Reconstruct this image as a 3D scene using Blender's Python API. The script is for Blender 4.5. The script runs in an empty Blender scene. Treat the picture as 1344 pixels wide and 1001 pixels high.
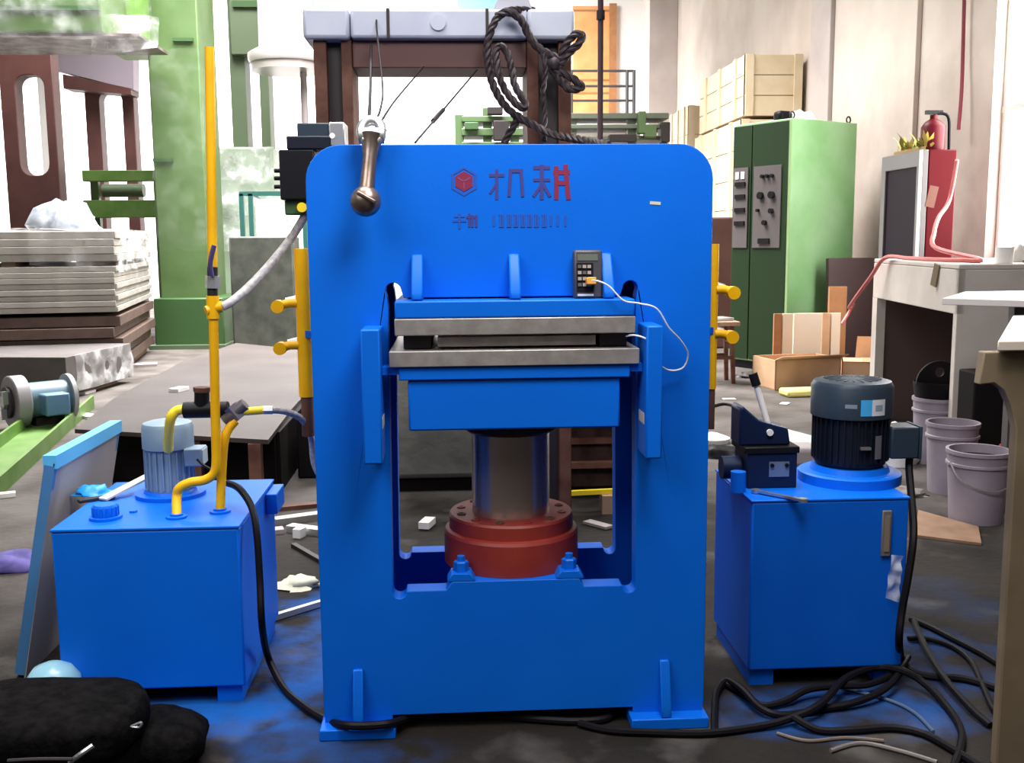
import bpy, bmesh, math, random
from mathutils import Vector, Matrix, noise
from mathutils.geometry import tessellate_polygon
random.seed(7)
S = bpy.context.scene
COL = S.collection
PI = math.pi

# ------------------------------------------------------------------ camera
F_PX, CX, CY = 1350.0, 672.0, 500.5
CAM = Vector((-0.1491, -2.6, 1.291))
YAW, PITCH, ROLL = (math.radians(a) for a in (3.2121, 7.8085, 0.4684))
FW = Vector((math.sin(YAW)*math.cos(PITCH), math.cos(YAW)*math.cos(PITCH), -math.sin(PITCH)))
_r = Vector((math.cos(YAW), -math.sin(YAW), 0)); _u = _r.cross(FW)
RT = _r*math.cos(ROLL) - _u*math.sin(ROLL)
UP = _u*math.cos(ROLL) + _r*math.sin(ROLL)
cd = bpy.data.cameras.new('camera'); cam = bpy.data.objects.new('camera', cd); COL.objects.link(cam)
cd.sensor_fit = 'HORIZONTAL'; cd.sensor_width = 36; cd.lens = F_PX/1344*36
cd.shift_x = 0; cd.clip_start = 0.05; cd.clip_end = 200
m = Matrix((RT, UP, -FW)).transposed().to_4x4(); m.translation = CAM; cam.matrix_world = m
S.camera = cam

# ------------------------------------------------------------------ light
w = bpy.data.worlds.new('world'); S.world = w; w.use_nodes = True
w.node_tree.nodes['Background'].inputs[0].default_value = (1.0, 0.97, 0.95, 1)
w.node_tree.nodes['Background'].inputs[1].default_value = 0.06
def area(name, loc, to, sx, sy, power, col=(1, 1, 1)):
    l = bpy.data.lights.new(name, 'AREA'); l.shape = 'RECTANGLE'; l.size = sx; l.size_y = sy
    l.energy = power; l.color = col
    o = bpy.data.objects.new(name, l); COL.objects.link(o); o.location = loc
    o.rotation_euler = (Vector(to)-Vector(loc)).to_track_quat('-Z', 'Y').to_euler()
    return o
area('roof_light_front', (0.38, -1.05, 2.95), (-.1, 0, 1.0), .9, .9, 42, (1, .97, .95))
area('fill_light_side', (-2.2, -2.2, 3.6), (-1.0, .2, .4), 2.2, 2.2, 66, (1, .98, .97))  # added soft fill for the left tank, no lamp seen there
area('fill_light_near', (-.5, .9, 5.6), (-.5, .95, 0), 3, 3, 75, (1, .98, .97)).data.spread = math.radians(80)  # added unseen overhead fill that brightens the top surfaces
area('roof_light_middle', (-1.6, 8.8, 6.8), (-1.6, 9.0, 0), 6, 5, 1750, (1, .96, .95)).data.spread = math.radians(115)
area('roof_light_back', (-4.5, 15.4, 7.2), (-4.0, 19.5, 1.5), 9, 4, 2400, (1, .98, .97)).data.spread = math.radians(130)
S.view_settings.view_transform = 'Standard'; S.view_settings.look = 'None'
S.view_settings.gamma = 1; S.view_settings.use_curve_mapping = False
S.view_settings.exposure = 0.5

# ------------------------------------------------------------------ pixel -> place helpers (1344x1001 frame)
def ray(x, y): return FW + RT*((x-CX)/F_PX) - UP*((y-CY)/F_PX)
def fl(x, y, z=0.0):
    d = ray(x, y); return CAM + d*((z-CAM.z)/d.z)
def aY(x, y, Y):
    d = ray(x, y); return CAM + d*((Y-CAM.y)/d.y)
def aX(x, y, X):
    d = ray(x, y); return CAM + d*((X-CAM.x)/d.x)

# ------------------------------------------------------------------ materials
MATS = {}
def mat(name, col, rough=.5, metal=0., col2=None, scale=8., mix=.5, bump=0., bscale=40., spec=.5, coat=0., detail=4., lo=.35, hi=.65):
    if name in MATS: return MATS[name]
    M = bpy.data.materials.new(name); M.use_nodes = True; MATS[name] = M
    nt = M.node_tree; b = nt.nodes['Principled BSDF']
    b.inputs['Base Color'].default_value = (*col, 1); b.inputs['Roughness'].default_value = rough
    b.inputs['Metallic'].default_value = metal; b.inputs['Specular IOR Level'].default_value = spec
    b.inputs['Coat Weight'].default_value = coat
    tc = None
    if col2 or bump:
        tc = nt.nodes.new('ShaderNodeTexCoord')
    if col2:
        n = nt.nodes.new('ShaderNodeTexNoise'); n.inputs['Scale'].default_value = scale; n.inputs['Detail'].default_value = detail
        r = nt.nodes.new('ShaderNodeMapRange'); r.inputs[1].default_value = lo; r.inputs[2].default_value = hi
        r.inputs[4].default_value = mix*2 if mix <= .5 else 1
        x = nt.nodes.new('ShaderNodeMix'); x.data_type = 'RGBA'
        x.inputs[6].default_value = (*col, 1); x.inputs[7].default_value = (*col2, 1)
        nt.links.new(tc.outputs['Object'], n.inputs['Vector']); nt.links.new(n.outputs['Fac'], r.inputs[0])
        nt.links.new(r.outputs[0], x.inputs[0]); nt.links.new(x.outputs[2], b.inputs['Base Color'])
    if bump:
        n = nt.nodes.new('ShaderNodeTexNoise'); n.inputs['Scale'].default_value = bscale; n.inputs['Detail'].default_value = 3
        bp = nt.nodes.new('ShaderNodeBump'); bp.inputs['Strength'].default_value = bump; bp.inputs['Distance'].default_value = .02
        nt.links.new(tc.outputs['Object'], n.inputs['Vector']); nt.links.new(n.outputs['Fac'], bp.inputs['Height'])
        nt.links.new(bp.outputs['Normal'], b.inputs['Normal'])
    return M
def emit(name, col, st):
    M = bpy.data.materials.new(name); M.use_nodes = True; nt = M.node_tree
    nt.nodes.remove(nt.nodes['Principled BSDF']); e = nt.nodes.new('ShaderNodeEmission')
    e.inputs[0].default_value = (*col, 1); e.inputs[1].default_value = st
    nt.links.new(e.outputs[0], nt.nodes['Material Output'].inputs[0]); return M
def film_mat(name, fac=.35, col=(.9, .92, .93)):
    M = bpy.data.materials.new(name); M.use_nodes = True; nt = M.node_tree; b = nt.nodes['Principled BSDF']
    b.inputs['Base Color'].default_value = (*col, 1); b.inputs['Roughness'].default_value = .12
    t = nt.nodes.new('ShaderNodeBsdfTransparent'); x = nt.nodes.new('ShaderNodeMixShader'); x.inputs[0].default_value = fac
    tc = nt.nodes.new('ShaderNodeTexCoord'); n = nt.nodes.new('ShaderNodeTexNoise'); n.inputs['Scale'].default_value = 5; n.inputs['Detail'].default_value = 3
    r = nt.nodes.new('ShaderNodeMapRange'); r.inputs[1].default_value = .42; r.inputs[2].default_value = .66; r.inputs[3].default_value = fac*.3; r.inputs[4].default_value = min(1, fac*1.9)
    nt.links.new(tc.outputs['Object'], n.inputs['Vector']); nt.links.new(n.outputs['Fac'], r.inputs[0]); nt.links.new(r.outputs[0], x.inputs[0])
    bp = nt.nodes.new('ShaderNodeBump'); bp.inputs['Strength'].default_value = .6; bp.inputs['Distance'].default_value = .05
    nt.links.new(n.outputs['Fac'], bp.inputs['Height']); nt.links.new(bp.outputs['Normal'], b.inputs['Normal'])
    nt.links.new(t.outputs[0], x.inputs[1]); nt.links.new(b.outputs[0], x.inputs[2]); nt.links.new(x.outputs[0], nt.nodes['Material Output'].inputs[0])
    return M
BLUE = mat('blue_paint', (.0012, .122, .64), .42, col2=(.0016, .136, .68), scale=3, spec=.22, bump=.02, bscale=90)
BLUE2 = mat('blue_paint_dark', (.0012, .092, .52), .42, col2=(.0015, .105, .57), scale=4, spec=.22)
BLUEL = mat('blue_paint_light', (.012, .29, .78), .45)
STEEL = mat('ground_steel', (.33, .30, .29), .42, .55, col2=(.42, .39, .37), scale=30, bump=.03, bscale=120)
CHROME = mat('chrome', (.55, .45, .38), .24, .72)
SILVER = mat('silver_metal', (.62, .62, .62), .32, .9)
DSTEEL = mat('dark_steel', (.028, .023, .024), .5, .2, spec=.3)
BLACK = mat('black_paint', (.007, .007, .009), .45, spec=.18)
RUBBER = mat('black_rubber', (.006, .005, .0065), .5, spec=.12)
RED = mat('red_primer', (.22, .018, .012), .5, col2=(.27, .03, .02), scale=9)
YEL = mat('yellow_paint', (.88, .47, .004), .4, col2=(.80, .40, .004), scale=14, spec=.3)
YELB = mat('bright_yellow', (.80, .60, .02), .4)
BROWN = mat('rusty_brown_steel', (.075, .028, .020), .65, .1, col2=(.14, .065, .042), scale=10, spec=.25)
PURPB = mat('brown_primer', (.075, .024, .020), .6, col2=(.10, .035, .03), scale=3)
LAV = mat('lavender_primer', (.32, .27, .32), .6)
GREYB = mat('grey_blue_paint', (.40, .43, .53), .45, col2=(.46, .49, .58), scale=6)
MOTG = mat('motor_grey_blue', (.17, .25, .33), .4, col2=(.22, .31, .39), scale=6)
MOTD = mat('motor_dark', (.007, .009, .018), .38, spec=.3)
MOTC = mat('motor_cowl_slate', (.020, .034, .052), .42, bump=.03, spec=.35)
GREEN = mat('green_paint', (.052, .100, .026), .5, col2=(.07, .125, .040), scale=3)
GREENL = mat('lit_green_paint', (.20, .42, .17), .4, col2=(.30, .50, .27), scale=2, spec=.5)  # cabinet side green, whitened for the window glare on it
GREEND = mat('green_paint_deep', (.028, .075, .02), .5)
GREENB = mat('bright_green_paint', (.075, .18, .020), .5, col2=(.12, .22, .05), scale=6)
OLIVE = mat('olive_green_paint', (.075, .11, .058), .55)
TEAL = mat('teal_paint', (.012, .085, .072), .5)
GREYP = mat('grey_panel', (.30, .27, .27), .5)
PLATE = mat('bare_plate', (.30, .28, .25), .55, .1, col2=(.38, .36, .32), scale=5)
PLATEB = mat('brown_plate', (.075, .045, .034), .6, .2, col2=(.11, .07, .055), scale=6)
CONC = mat('concrete_bench', (.50, .45, .40), .8, col2=(.56, .51, .46), scale=5, bump=.05)
CONCD = mat('beige_board', (.17, .125, .075), .75, col2=(.22, .165, .10), scale=7)
WHITE = mat('white_paint', (.82, .80, .77), .5)
PAPER = mat('white_paper', (.75, .74, .70), .7)
CARD = mat('cardboard', (.55, .34, .19), .8, col2=(.62, .40, .24), scale=5)
CARDD = mat('cardboard_brown', (.34, .15, .06), .8, col2=(.4, .19, .08), scale=7)
WOOD = mat('pale_crate_wood', (.74, .60, .40), .7, col2=(.80, .68, .48), scale=4)
WOODD = mat('crate_dark_wood', (.30, .20, .13), .7)
ORANGE = mat('orange_wood_panel', (.72, .30, .10), .5, col2=(.78, .38, .16), scale=3)
REDB = mat('bright_red', (.085, .0016, .005), .55, spec=.1)
GLASSD = mat('dark_glass', (.016, .010, .017), .4, spec=.04)
BUCK = mat('pale_lilac_plastic', (.30, .26, .31), .5, col2=(.25, .21, .25), scale=6)
BAGM = mat('black_bag_cloth', (.0018, .0016, .0016), .85, col2=(.0058, .0052, .0055), scale=30, bump=.25, bscale=60, spec=.04)
ROPE = mat('oily_wire_rope', (.018, .012, .014), .5, 0, col2=(.05, .038, .042), scale=60, spec=.2)
BRONZE = mat('worn_bronze_steel', (.20, .145, .115), .33, .85, col2=(.30, .24, .21), scale=25)
GAL = mat('galvanised', (.55, .56, .56), .35, .8)
HOSE = mat('grey_braided_hose', (.30, .28, .28), .5, 0, col2=(.5, .49, .48), scale=80)
LBLUE = mat('pale_blue_paint', (.16, .48, .72), .45, col2=(.2, .54, .78), scale=6)
NAVY = mat('navy_paint', (.006, .014, .05), .4, spec=.25)
LOGO = mat('faded_red_print', (.20, .014, .055), .5)
LOGOD = mat('faded_dark_red_print', (.040, .040, .22), .5)
LETT = mat('faded_small_print', (.015, .075, .40), .5)
FILM = film_mat('clear_film', .09)
FILMC = film_mat('thin_film', .025)
FILMW = film_mat('milky_film', .30)
FILMB = film_mat('bag_film', .60)
FLOORM = None

# ------------------------------------------------------------------ mesh builder
def smooth_path(pts, n=6):
    P = [Vector(p) for p in pts]
    if len(P) < 3: return P
    out = []
    for i in range(len(P)-1):
        p0 = P[max(i-1, 0)]; p1 = P[i]; p2 = P[i+1]; p3 = P[min(i+2, len(P)-1)]
        for k in range(n):
            t = k/n
            out.append(.5*((2*p1)+(p2-p0)*t+(2*p0-5*p1+4*p2-p3)*t*t+(3*p1-p0-3*p2+p3)*t**3))
    out.append(P[-1]); return out
class MB:
    def __init__(s): s.v = []; s.f = []
    def add(s, vs, fs, rot=None):
        o = len(s.v); s.v += [Vector(v) for v in vs]; s.f += [[i+o for i in f] for f in fs]; return s
    def box(s, x0, x1, y0, y1, z0, z1):
        return s.add([(x, y, z) for z in (z0, z1) for y in (y0, y1) for x in (x0, x1)],
                     [(0, 2, 3, 1), (4, 5, 7, 6), (0, 1, 5, 4), (2, 6, 7, 3), (0, 4, 6, 2), (1, 3, 7, 5)])
    def obox(s, c, sx, sy, sz, rz=0, rx=0, ry=0):
        R = Matrix.Rotation(rz, 3, 'Z') @ Matrix.Rotation(ry, 3, 'Y') @ Matrix.Rotation(rx, 3, 'X'); c = Vector(c)
        return s.add([c + R @ Vector((x*sx/2, y*sy/2, z*sz/2)) for z in (-1, 1) for y in (-1, 1) for x in (-1, 1)],
                     [(0, 2, 3, 1), (4, 5, 7, 6), (0, 1, 5, 4), (2, 6, 7, 3), (0, 4, 6, 2), (1, 3, 7, 5)])
    def beam(s, p0, p1, wx, wy):
        return s.tube([p0, p1], max(wx, wy)/2*1.4142, 4, flat=True, sx=wx/max(wx, wy), sy=wy/max(wx, wy))
    def tube(s, pts, r, n=10, flat=False, sx=1, sy=1, caps=True):
        P = [Vector(p) for p in pts]; rs = r if isinstance(r, (list, tuple)) else [r]*len(P)
        o = len(s.v); up = None
        for i, p in enumerate(P):
            d = (P[min(i+1, len(P)-1)]-P[max(i-1, 0)]).normalized()
            if up is None:
                ref = Vector((0, 0, 1)) if abs(d.z) < .9 else Vector((0, 1, 0)); a = d.cross(ref).normalized()
            else: a = (up - d*up.dot(d)).normalized()
            up = a; b = d.cross(a)
            for k in range(n):
                t = 2*PI*k/n + (PI/4 if flat else 0); s.v.append(p + a*(math.cos(t)*rs[i]*sx) + b*(math.sin(t)*rs[i]*sy))
        for i in range(len(P)-1):
            for k in range(n):
                a0 = o+i*n+k; a1 = o+i*n+(k+1) % n; s.f.append([a0, a0+n, a1+n, a1])
        if caps: s.f.append([o+k for k in range(n)]); s.f.append([o+(len(P)-1)*n+k for k in reversed(range(n))])
        return s
    def cyl(s, p0, p1, r, n=20): return s.tube([p0, p1], r, n)
    def lathe(s, c, prof, n=32, axis='Z'):
        o = len(s.v); c = Vector(c)
        for r, h in prof:
            for k in range(n):
                t = 2*PI*k/n; x, y = r*math.cos(t), r*math.sin(t)
                s.v.append(c + (Vector((x, y, h)) if axis == 'Z' else Vector((x, h, -y)) if axis == 'Y' else Vector((h, x, y))))
        for i in range(len(prof)-1):
            for k in range(n):
                a0 = o+i*n+k; a1 = o+i*n+(k+1) % n; s.f.append([a0, a1, a1+n, a0+n])
        s.f.append([o+k for k in reversed(range(n))]); s.f.append([o+(len(prof)-1)*n+k for k in range(n)])
        return s
    def ball(s, c, r, n=14, sq=(1, 1, 1)):
        pr = [(max(1e-4, math.sin(PI*i/(n//2+2)))*r, -math.cos(PI*i/(n//2+2))*r) for i in range(n//2+3)]
        o = len(s.v); s.lathe((0, 0, 0), pr, n)
        for i in range(o, len(s.v)): v = s.v[i]; s.v[i] = Vector(c)+Vector((v.x*sq[0], v.y*sq[1], v.z*sq[2]))
        return s
    def plate(s, outer, holes, a, b, axis='Y'):
        """2D polygon with holes, extruded from a to b along axis"""
        loops = [outer]+list(holes); flat = [p for l in loops for p in l]
        def P(p, h): return Vector((p[0], h, p[1])) if axis == 'Y' else Vector((p[0], p[1], h)) if axis == 'Z' else Vector((h, p[0], p[1]))
        tri = tessellate_polygon([[Vector((x, y, 0)) for x, y in l] for l in loops])
        o = len(s.v); N = len(flat)
        s.v += [P(p, a) for p in flat]+[P(p, b) for p in flat]
        for t in tri: s.f.append([o+i for i in t]); s.f.append([o+N+i for i in reversed(t)])
        k0 = 0
        for l in loops:
            for k in range(len(l)):
                i, j = k0+k, k0+(k+1) % len(l); s.f.append([o+i, o+j, o+N+j, o+N+i])
            k0 += len(l)
        return s
    def xf(s, M, start=0):
        for i in range(start, len(s.v)): s.v[i] = M @ s.v[i]
        return s
    def rotz(s, c, a, start=0):
        c = Vector(c); return s.xf(Matrix.Translation(c) @ Matrix.Rotation(a, 4, 'Z') @ Matrix.Translation(-c), start)
    def build(s, name, material, parent=None, bevel=0, loc=None, angle=38, smooth=True):
        off = Vector((0, 0, 0)); p = parent
        while p: off += p.location; p = p.parent
        if parent is None:
            if loc is None:
                xs = [v.x for v in s.v]; ys = [v.y for v in s.v]
                loc = Vector(((min(xs)+max(xs))/2, (min(ys)+max(ys))/2, min(v.z for v in s.v)))
            off = Vector(loc)
        me = bpy.data.meshes.new(name); me.from_pydata([v-off for v in s.v], [], s.f); me.update()
        bm = bmesh.new(); bm.from_mesh(me); bmesh.ops.recalc_face_normals(bm, faces=bm.faces); bm.to_mesh(me); bm.free()
        if smooth:
            me.polygons.foreach_set('use_smooth', [True]*len(me.polygons)); me.set_sharp_from_angle(angle=math.radians(angle))
        me.materials.append(material)
        o = bpy.data.objects.new(name, me); COL.objects.link(o)
        if parent: o.parent = parent
        else: o.location = off
        if bevel:
            b = o.modifiers.new('bevel', 'BEVEL'); b.width = bevel; b.segments = 2; b.limit_method = 'ANGLE'; b.angle_limit = math.radians(40)
        return o
def thing(name, label, cat, loc, group=None):
    o = bpy.data.objects.new(name, None); COL.objects.link(o); o.location = loc; o.empty_display_size = .05
    o['label'] = label; o['category'] = cat
    if group: o['group'] = group
    return o
def tag(o, label, cat, group=None):
    o['label'] = label; o['category'] = cat
    if group: o['group'] = group
    return o
def struct(o): o['kind'] = 'structure'; return o
def dup(root, loc, rz=None, label=None):
    r = root.copy(); COL.objects.link(r); r.location = loc
    if rz is not None: r.rotation_euler = (0, 0, rz)
    if label: r['label'] = label
    for ch in list(root.children):
        c = ch.copy(); COL.objects.link(c); c.parent = r
        for g in list(ch.children):
            d = g.copy(); COL.objects.link(d); d.parent = c
    return r
def arc(cx, cz, r, a0, a1, n=8):
    return [(cx+r*math.cos(math.radians(a0+(a1-a0)*i/n)), cz+r*math.sin(math.radians(a0+(a1-a0)*i/n))) for i in range(n+1)]
def sheet(name, material, P, nu, nv, parent=None, amp=.02, sc=6, seed=0, thick=0):
    """wrinkled sheet through corner points P00,P10,P11,P01"""
    a, b, c, d = [Vector(p) for p in P]; mb = MB(); nrm = (b-a).cross(d-a).normalized()
    vs = []
    for j in range(nv+1):
        for i in range(nu+1):
            u, v = i/nu, j/nv; p = a*(1-u)*(1-v)+b*u*(1-v)+c*u*v+d*(1-u)*v
            vs.append(p+nrm*amp*noise.noise(p*sc+Vector((seed, seed*2, 0)))*1.6)
    fs = [(j*(nu+1)+i, j*(nu+1)+i+1, (j+1)*(nu+1)+i+1, (j+1)*(nu+1)+i) for j in range(nv) for i in range(nu)]
    mb.add(vs, fs); o = mb.build(name, material, parent, angle=80)
    if thick:
        so = o.modifiers.new('solid', 'SOLIDIFY'); so.thickness = thick
    return o

# ================================================================== THE SETTING
def floor_material():
    M = bpy.data.materials.new('dirty_concrete'); M.use_nodes = True; nt = M.node_tree; b = nt.nodes['Principled BSDF']
    b.inputs['Roughness'].default_value = .75; b.inputs['Specular IOR Level'].default_value = .12
    tc = nt.nodes.new('ShaderNodeTexCoord')
    def nz(sc, det=6, lo=.35, hi=.65):
        n = nt.nodes.new('ShaderNodeTexNoise'); n.inputs['Scale'].default_value = sc; n.inputs['Detail'].default_value = det
        r = nt.nodes.new('ShaderNodeMapRange'); r.inputs[1].default_value = lo; r.inputs[2].default_value = hi
        nt.links.new(tc.outputs['Object'], n.inputs['Vector']); nt.links.new(n.outputs['Fac'], r.inputs[0]); return r.outputs[0]
    def mixc(f, a, c):
        x = nt.nodes.new('ShaderNodeMix'); x.data_type = 'RGBA'
        if hasattr(f, 'node'): nt.links.new(f, x.inputs[0])
        else: x.inputs[0].default_value = f
        for s, k in ((a, 6), (c, 7)):
            if hasattr(s, 'node'): nt.links.new(s, x.inputs[k])
            else: x.inputs[k].default_value = (*s, 1)
        return x.outputs[2]
    def math2(op, a, c):
        n = nt.nodes.new('ShaderNodeMath'); n.operation = op
        for i, s in enumerate((a, c)):
            if hasattr(s, 'node'): nt.links.new(s, n.inputs[i])
            else: n.inputs[i].default_value = s
        return n.outputs[0]
    base = mixc(nz(1.3), (.007, .0062, .0056), (.023, .0195, .0165))
    base = mixc(nz(7, 8, .4, .7), base, (.018, .015, .0125))
    base = mixc(math2('MULTIPLY', nz(26, 4, .55, .75), .5), base, (.014, .012, .011))
    base = mixc(math2('MULTIPLY', nz(3.2, 8, .56, .70), .6), base, (.10, .092, .085))
    # darker floor patch round the machines, with an irregular edge
    mp = nt.nodes.new('ShaderNodeMapping'); mp.vector_type = 'TEXTURE'
    mp.inputs['Location'].default_value = (.4, -.9, 0); mp.inputs['Scale'].default_value = (3.5, 4.6, 1)
    g = nt.nodes.new('ShaderNodeTexGradient'); g.gradient_type = 'SPHERICAL'
    nt.links.new(tc.outputs['Object'], mp.inputs['Vector']); nt.links.new(mp.outputs[0], g.inputs[0])
    oil = math2('ADD', math2('MULTIPLY', g.outputs['Fac'], 1.9), math2('MULTIPLY', nz(2.2, 8, .3, .7), .45))  # weight of the darker patch, made ragged by noise
    r = nt.nodes.new('ShaderNodeMapRange'); r.inputs[1].default_value = .30; r.inputs[2].default_value = .85; nt.links.new(oil, r.inputs[0])  # sets the edge of the darker patch
    dry = mixc(nz(2.4, 8, .35, .65), (.060, .052, .046), (.115, .104, .096))  # lighter tone outside the darker patch
    base = mixc(r.outputs[0], dry, base)  # lighter tone outside the darker patch, base tone inside
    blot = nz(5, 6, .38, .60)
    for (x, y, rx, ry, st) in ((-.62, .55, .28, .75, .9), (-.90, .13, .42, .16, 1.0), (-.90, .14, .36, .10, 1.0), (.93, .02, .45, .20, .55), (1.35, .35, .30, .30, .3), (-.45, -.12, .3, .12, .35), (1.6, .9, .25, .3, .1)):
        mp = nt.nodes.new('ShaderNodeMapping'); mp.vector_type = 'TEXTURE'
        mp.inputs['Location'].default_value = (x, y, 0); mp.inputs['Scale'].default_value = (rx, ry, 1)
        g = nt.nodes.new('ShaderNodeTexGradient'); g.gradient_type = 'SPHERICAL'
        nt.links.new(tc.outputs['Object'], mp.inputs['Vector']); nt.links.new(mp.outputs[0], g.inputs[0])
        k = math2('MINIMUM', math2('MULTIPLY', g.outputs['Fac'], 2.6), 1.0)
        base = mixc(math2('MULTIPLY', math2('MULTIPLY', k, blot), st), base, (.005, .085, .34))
    nt.links.new(base, b.inputs['Base Color'])
    n = nt.nodes.new('ShaderNodeTexNoise'); n.inputs['Scale'].default_value = 22; n.inputs['Detail'].default_value = 6
    bp = nt.nodes.new('ShaderNodeBump'); bp.inputs['Strength'].default_value = .35; bp.inputs['Distance'].default_value = .02
    nt.links.new(tc.outputs['Object'], n.inputs['Vector']); nt.links.new(n.outputs['Fac'], bp.inputs['Height']); nt.links.new(bp.outputs[0], b.inputs['Normal'])
    return M
WALLM = mat('plastered_wall', (.60, .51, .45), .9, col2=(.72, .64, .57), scale=1.1, bump=.08, bscale=9, detail=8)
WALLP = mat('pilaster_plaster', (.46, .40, .38), .85, col2=(.54, .48, .45), scale=2)
WALLW = mat('whitewashed_wall', (.86, .85, .83), .8)
struct(MB().box(-10, 4.4, -5, 21, -.1, 0).build('floor', floor_material(), loc=(0, 0, 0)))
WX = 4.2
WY0, WY1, WZ0, WZ1 = 3.5, 5.66, 1.08, 4.6
wm = MB(); wm.plate([(-4, 0), (21, 0), (21, 7), (-4, 7)], [[(WY0, WZ0), (WY1, WZ0), (WY1, WZ1), (WY0, WZ1)]], WX, WX+.22, 'X')
def dirt_shade_foot(M):   # brown dirt and shade painted low on the wall, fading upward
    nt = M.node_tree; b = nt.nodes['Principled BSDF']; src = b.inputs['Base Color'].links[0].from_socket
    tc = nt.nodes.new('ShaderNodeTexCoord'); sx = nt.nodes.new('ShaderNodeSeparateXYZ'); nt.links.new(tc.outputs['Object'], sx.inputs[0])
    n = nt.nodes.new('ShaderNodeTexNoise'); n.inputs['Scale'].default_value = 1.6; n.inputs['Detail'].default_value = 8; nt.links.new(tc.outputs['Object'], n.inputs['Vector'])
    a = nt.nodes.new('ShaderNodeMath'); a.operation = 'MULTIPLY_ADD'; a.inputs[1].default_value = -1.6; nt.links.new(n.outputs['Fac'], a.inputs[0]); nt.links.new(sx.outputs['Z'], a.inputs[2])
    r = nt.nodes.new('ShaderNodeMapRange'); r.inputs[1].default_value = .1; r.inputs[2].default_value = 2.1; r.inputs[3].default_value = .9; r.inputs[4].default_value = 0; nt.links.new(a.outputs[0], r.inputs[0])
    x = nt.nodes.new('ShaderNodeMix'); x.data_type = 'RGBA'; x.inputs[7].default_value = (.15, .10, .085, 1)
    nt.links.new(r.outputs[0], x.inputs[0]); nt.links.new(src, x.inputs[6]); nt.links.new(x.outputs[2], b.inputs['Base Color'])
dirt_shade_foot(WALLM)
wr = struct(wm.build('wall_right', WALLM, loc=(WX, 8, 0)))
for (y0, y1, dx) in ((9.1, 9.75, .10), (17.5, 18.4, .55), (-2.5, -1.9, .2)):
    MB().box(WX-dx, WX-.002, y0, y1, 0, 7).build('pilaster', WALLP, wr, bevel=.01)
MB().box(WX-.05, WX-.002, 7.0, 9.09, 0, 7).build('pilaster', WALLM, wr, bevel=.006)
struct(MB().box(-10, WX, 21, 21.2, 0, 8).build('wall_back', WALLW))
struct(MB().box(-10.2, -10, -5, 21.2, 0, 8).build('wall_left', WALLW))
wt = struct(MB().box(WX+.13, WX+.15, WY0, WY1, WZ0, WZ1).build('window_1', emit('daylight_glass', (1, .98, .95), 14.0)))
fr = MB()
for z in (WZ0+.03, 2.3, 3.5, WZ1-.03): fr.box(WX+.08, WX+.125, WY0, WY1, z-.025, z+.025)
for y in (WY0+.03, 4.2, 4.95, WY1-.03): fr.box(WX+.085, WX+.12, y-.025, y+.025, WZ0, WZ1)
fr.build('window_frame', WHITE, wt)
MB().box(WX-.06, WX+.08, WY0-.05, WY1+.05, WZ0-.05, WZ0-.002).build('window_sill', CONC, wt)
# orange door far back, behind a railing
d0 = aY(752, 150, 20.9); d1 = aY(808, 8, 20.9)
struct(MB().box(d0.x-.4, WX, 18.9, 20.99, d0.z-.5, d0.z-.36).build('trim_1', CONC))
dr = struct(MB().box(d0.x, d1.x, 20.90, 20.99, d0.z-.35, d1.z).build('door_1', ORANGE, bevel=.01))
MB().box(d1.x-.14, d1.x+.02, 20.86, 20.9, d0.z-.35, d1.z+.05).build('door_stile', CARDD, dr)
for yy in (14, 105, 122): 
    z = aY(780, yy, 20.9).z; MB().box(d0.x, d1.x-.14, 20.885, 20.9, z-.02, z+.02).build('door_rail', CARDD, dr)

# ================================================================== MAIN PRESS
W2 = .508; H = 1.527; OX = .314
pr = thing('hydraulic_press', 'bright blue hydraulic test press with arched plate frame, red cylinder and steel platens', 'press', (0, .2, 0))
R = .088
outer = [(-W2, .045), (W2, .045)] + arc(W2-R, H-R, R, 0, 90) + arc(-W2+R, H-R, R, 90, 180)
zb = .385
hole = ([(-OX+.03, zb), (-.180, zb), (-.165, zb+.022), (.170, zb+.022), (.182, zb), (OX-.03, zb)] + arc(OX-.012, zb-.002, .018, 180, 360, 6)[1:]
        + [(OX, 1.13)] + arc(OX-.014, 1.168, .02, -30, 180, 8) + [(OX-.04, 1.15), (-OX+.04, 1.15)] + arc(-OX+.014, 1.168, .02, 0, 210, 8) + [(-OX, 1.13)]
        + arc(-OX+.012, zb-.002, .018, 180, 360, 6)[:-1])
MB().plate(outer, [hole], 0, .06).build('front_plate', BLUE, pr, bevel=.004)
MB().plate(outer, [hole], .34, .40).build('back_plate', BLUE, pr, bevel=.004)
for s in (-1, 1):
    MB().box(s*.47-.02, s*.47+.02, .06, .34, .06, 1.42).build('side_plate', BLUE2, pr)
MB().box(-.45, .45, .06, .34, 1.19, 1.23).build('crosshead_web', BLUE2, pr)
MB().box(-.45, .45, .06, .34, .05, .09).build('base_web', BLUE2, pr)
MB().box(-.165, .165, .06, .34, .09, .407).build('bed_block', BLUE2, pr)
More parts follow.
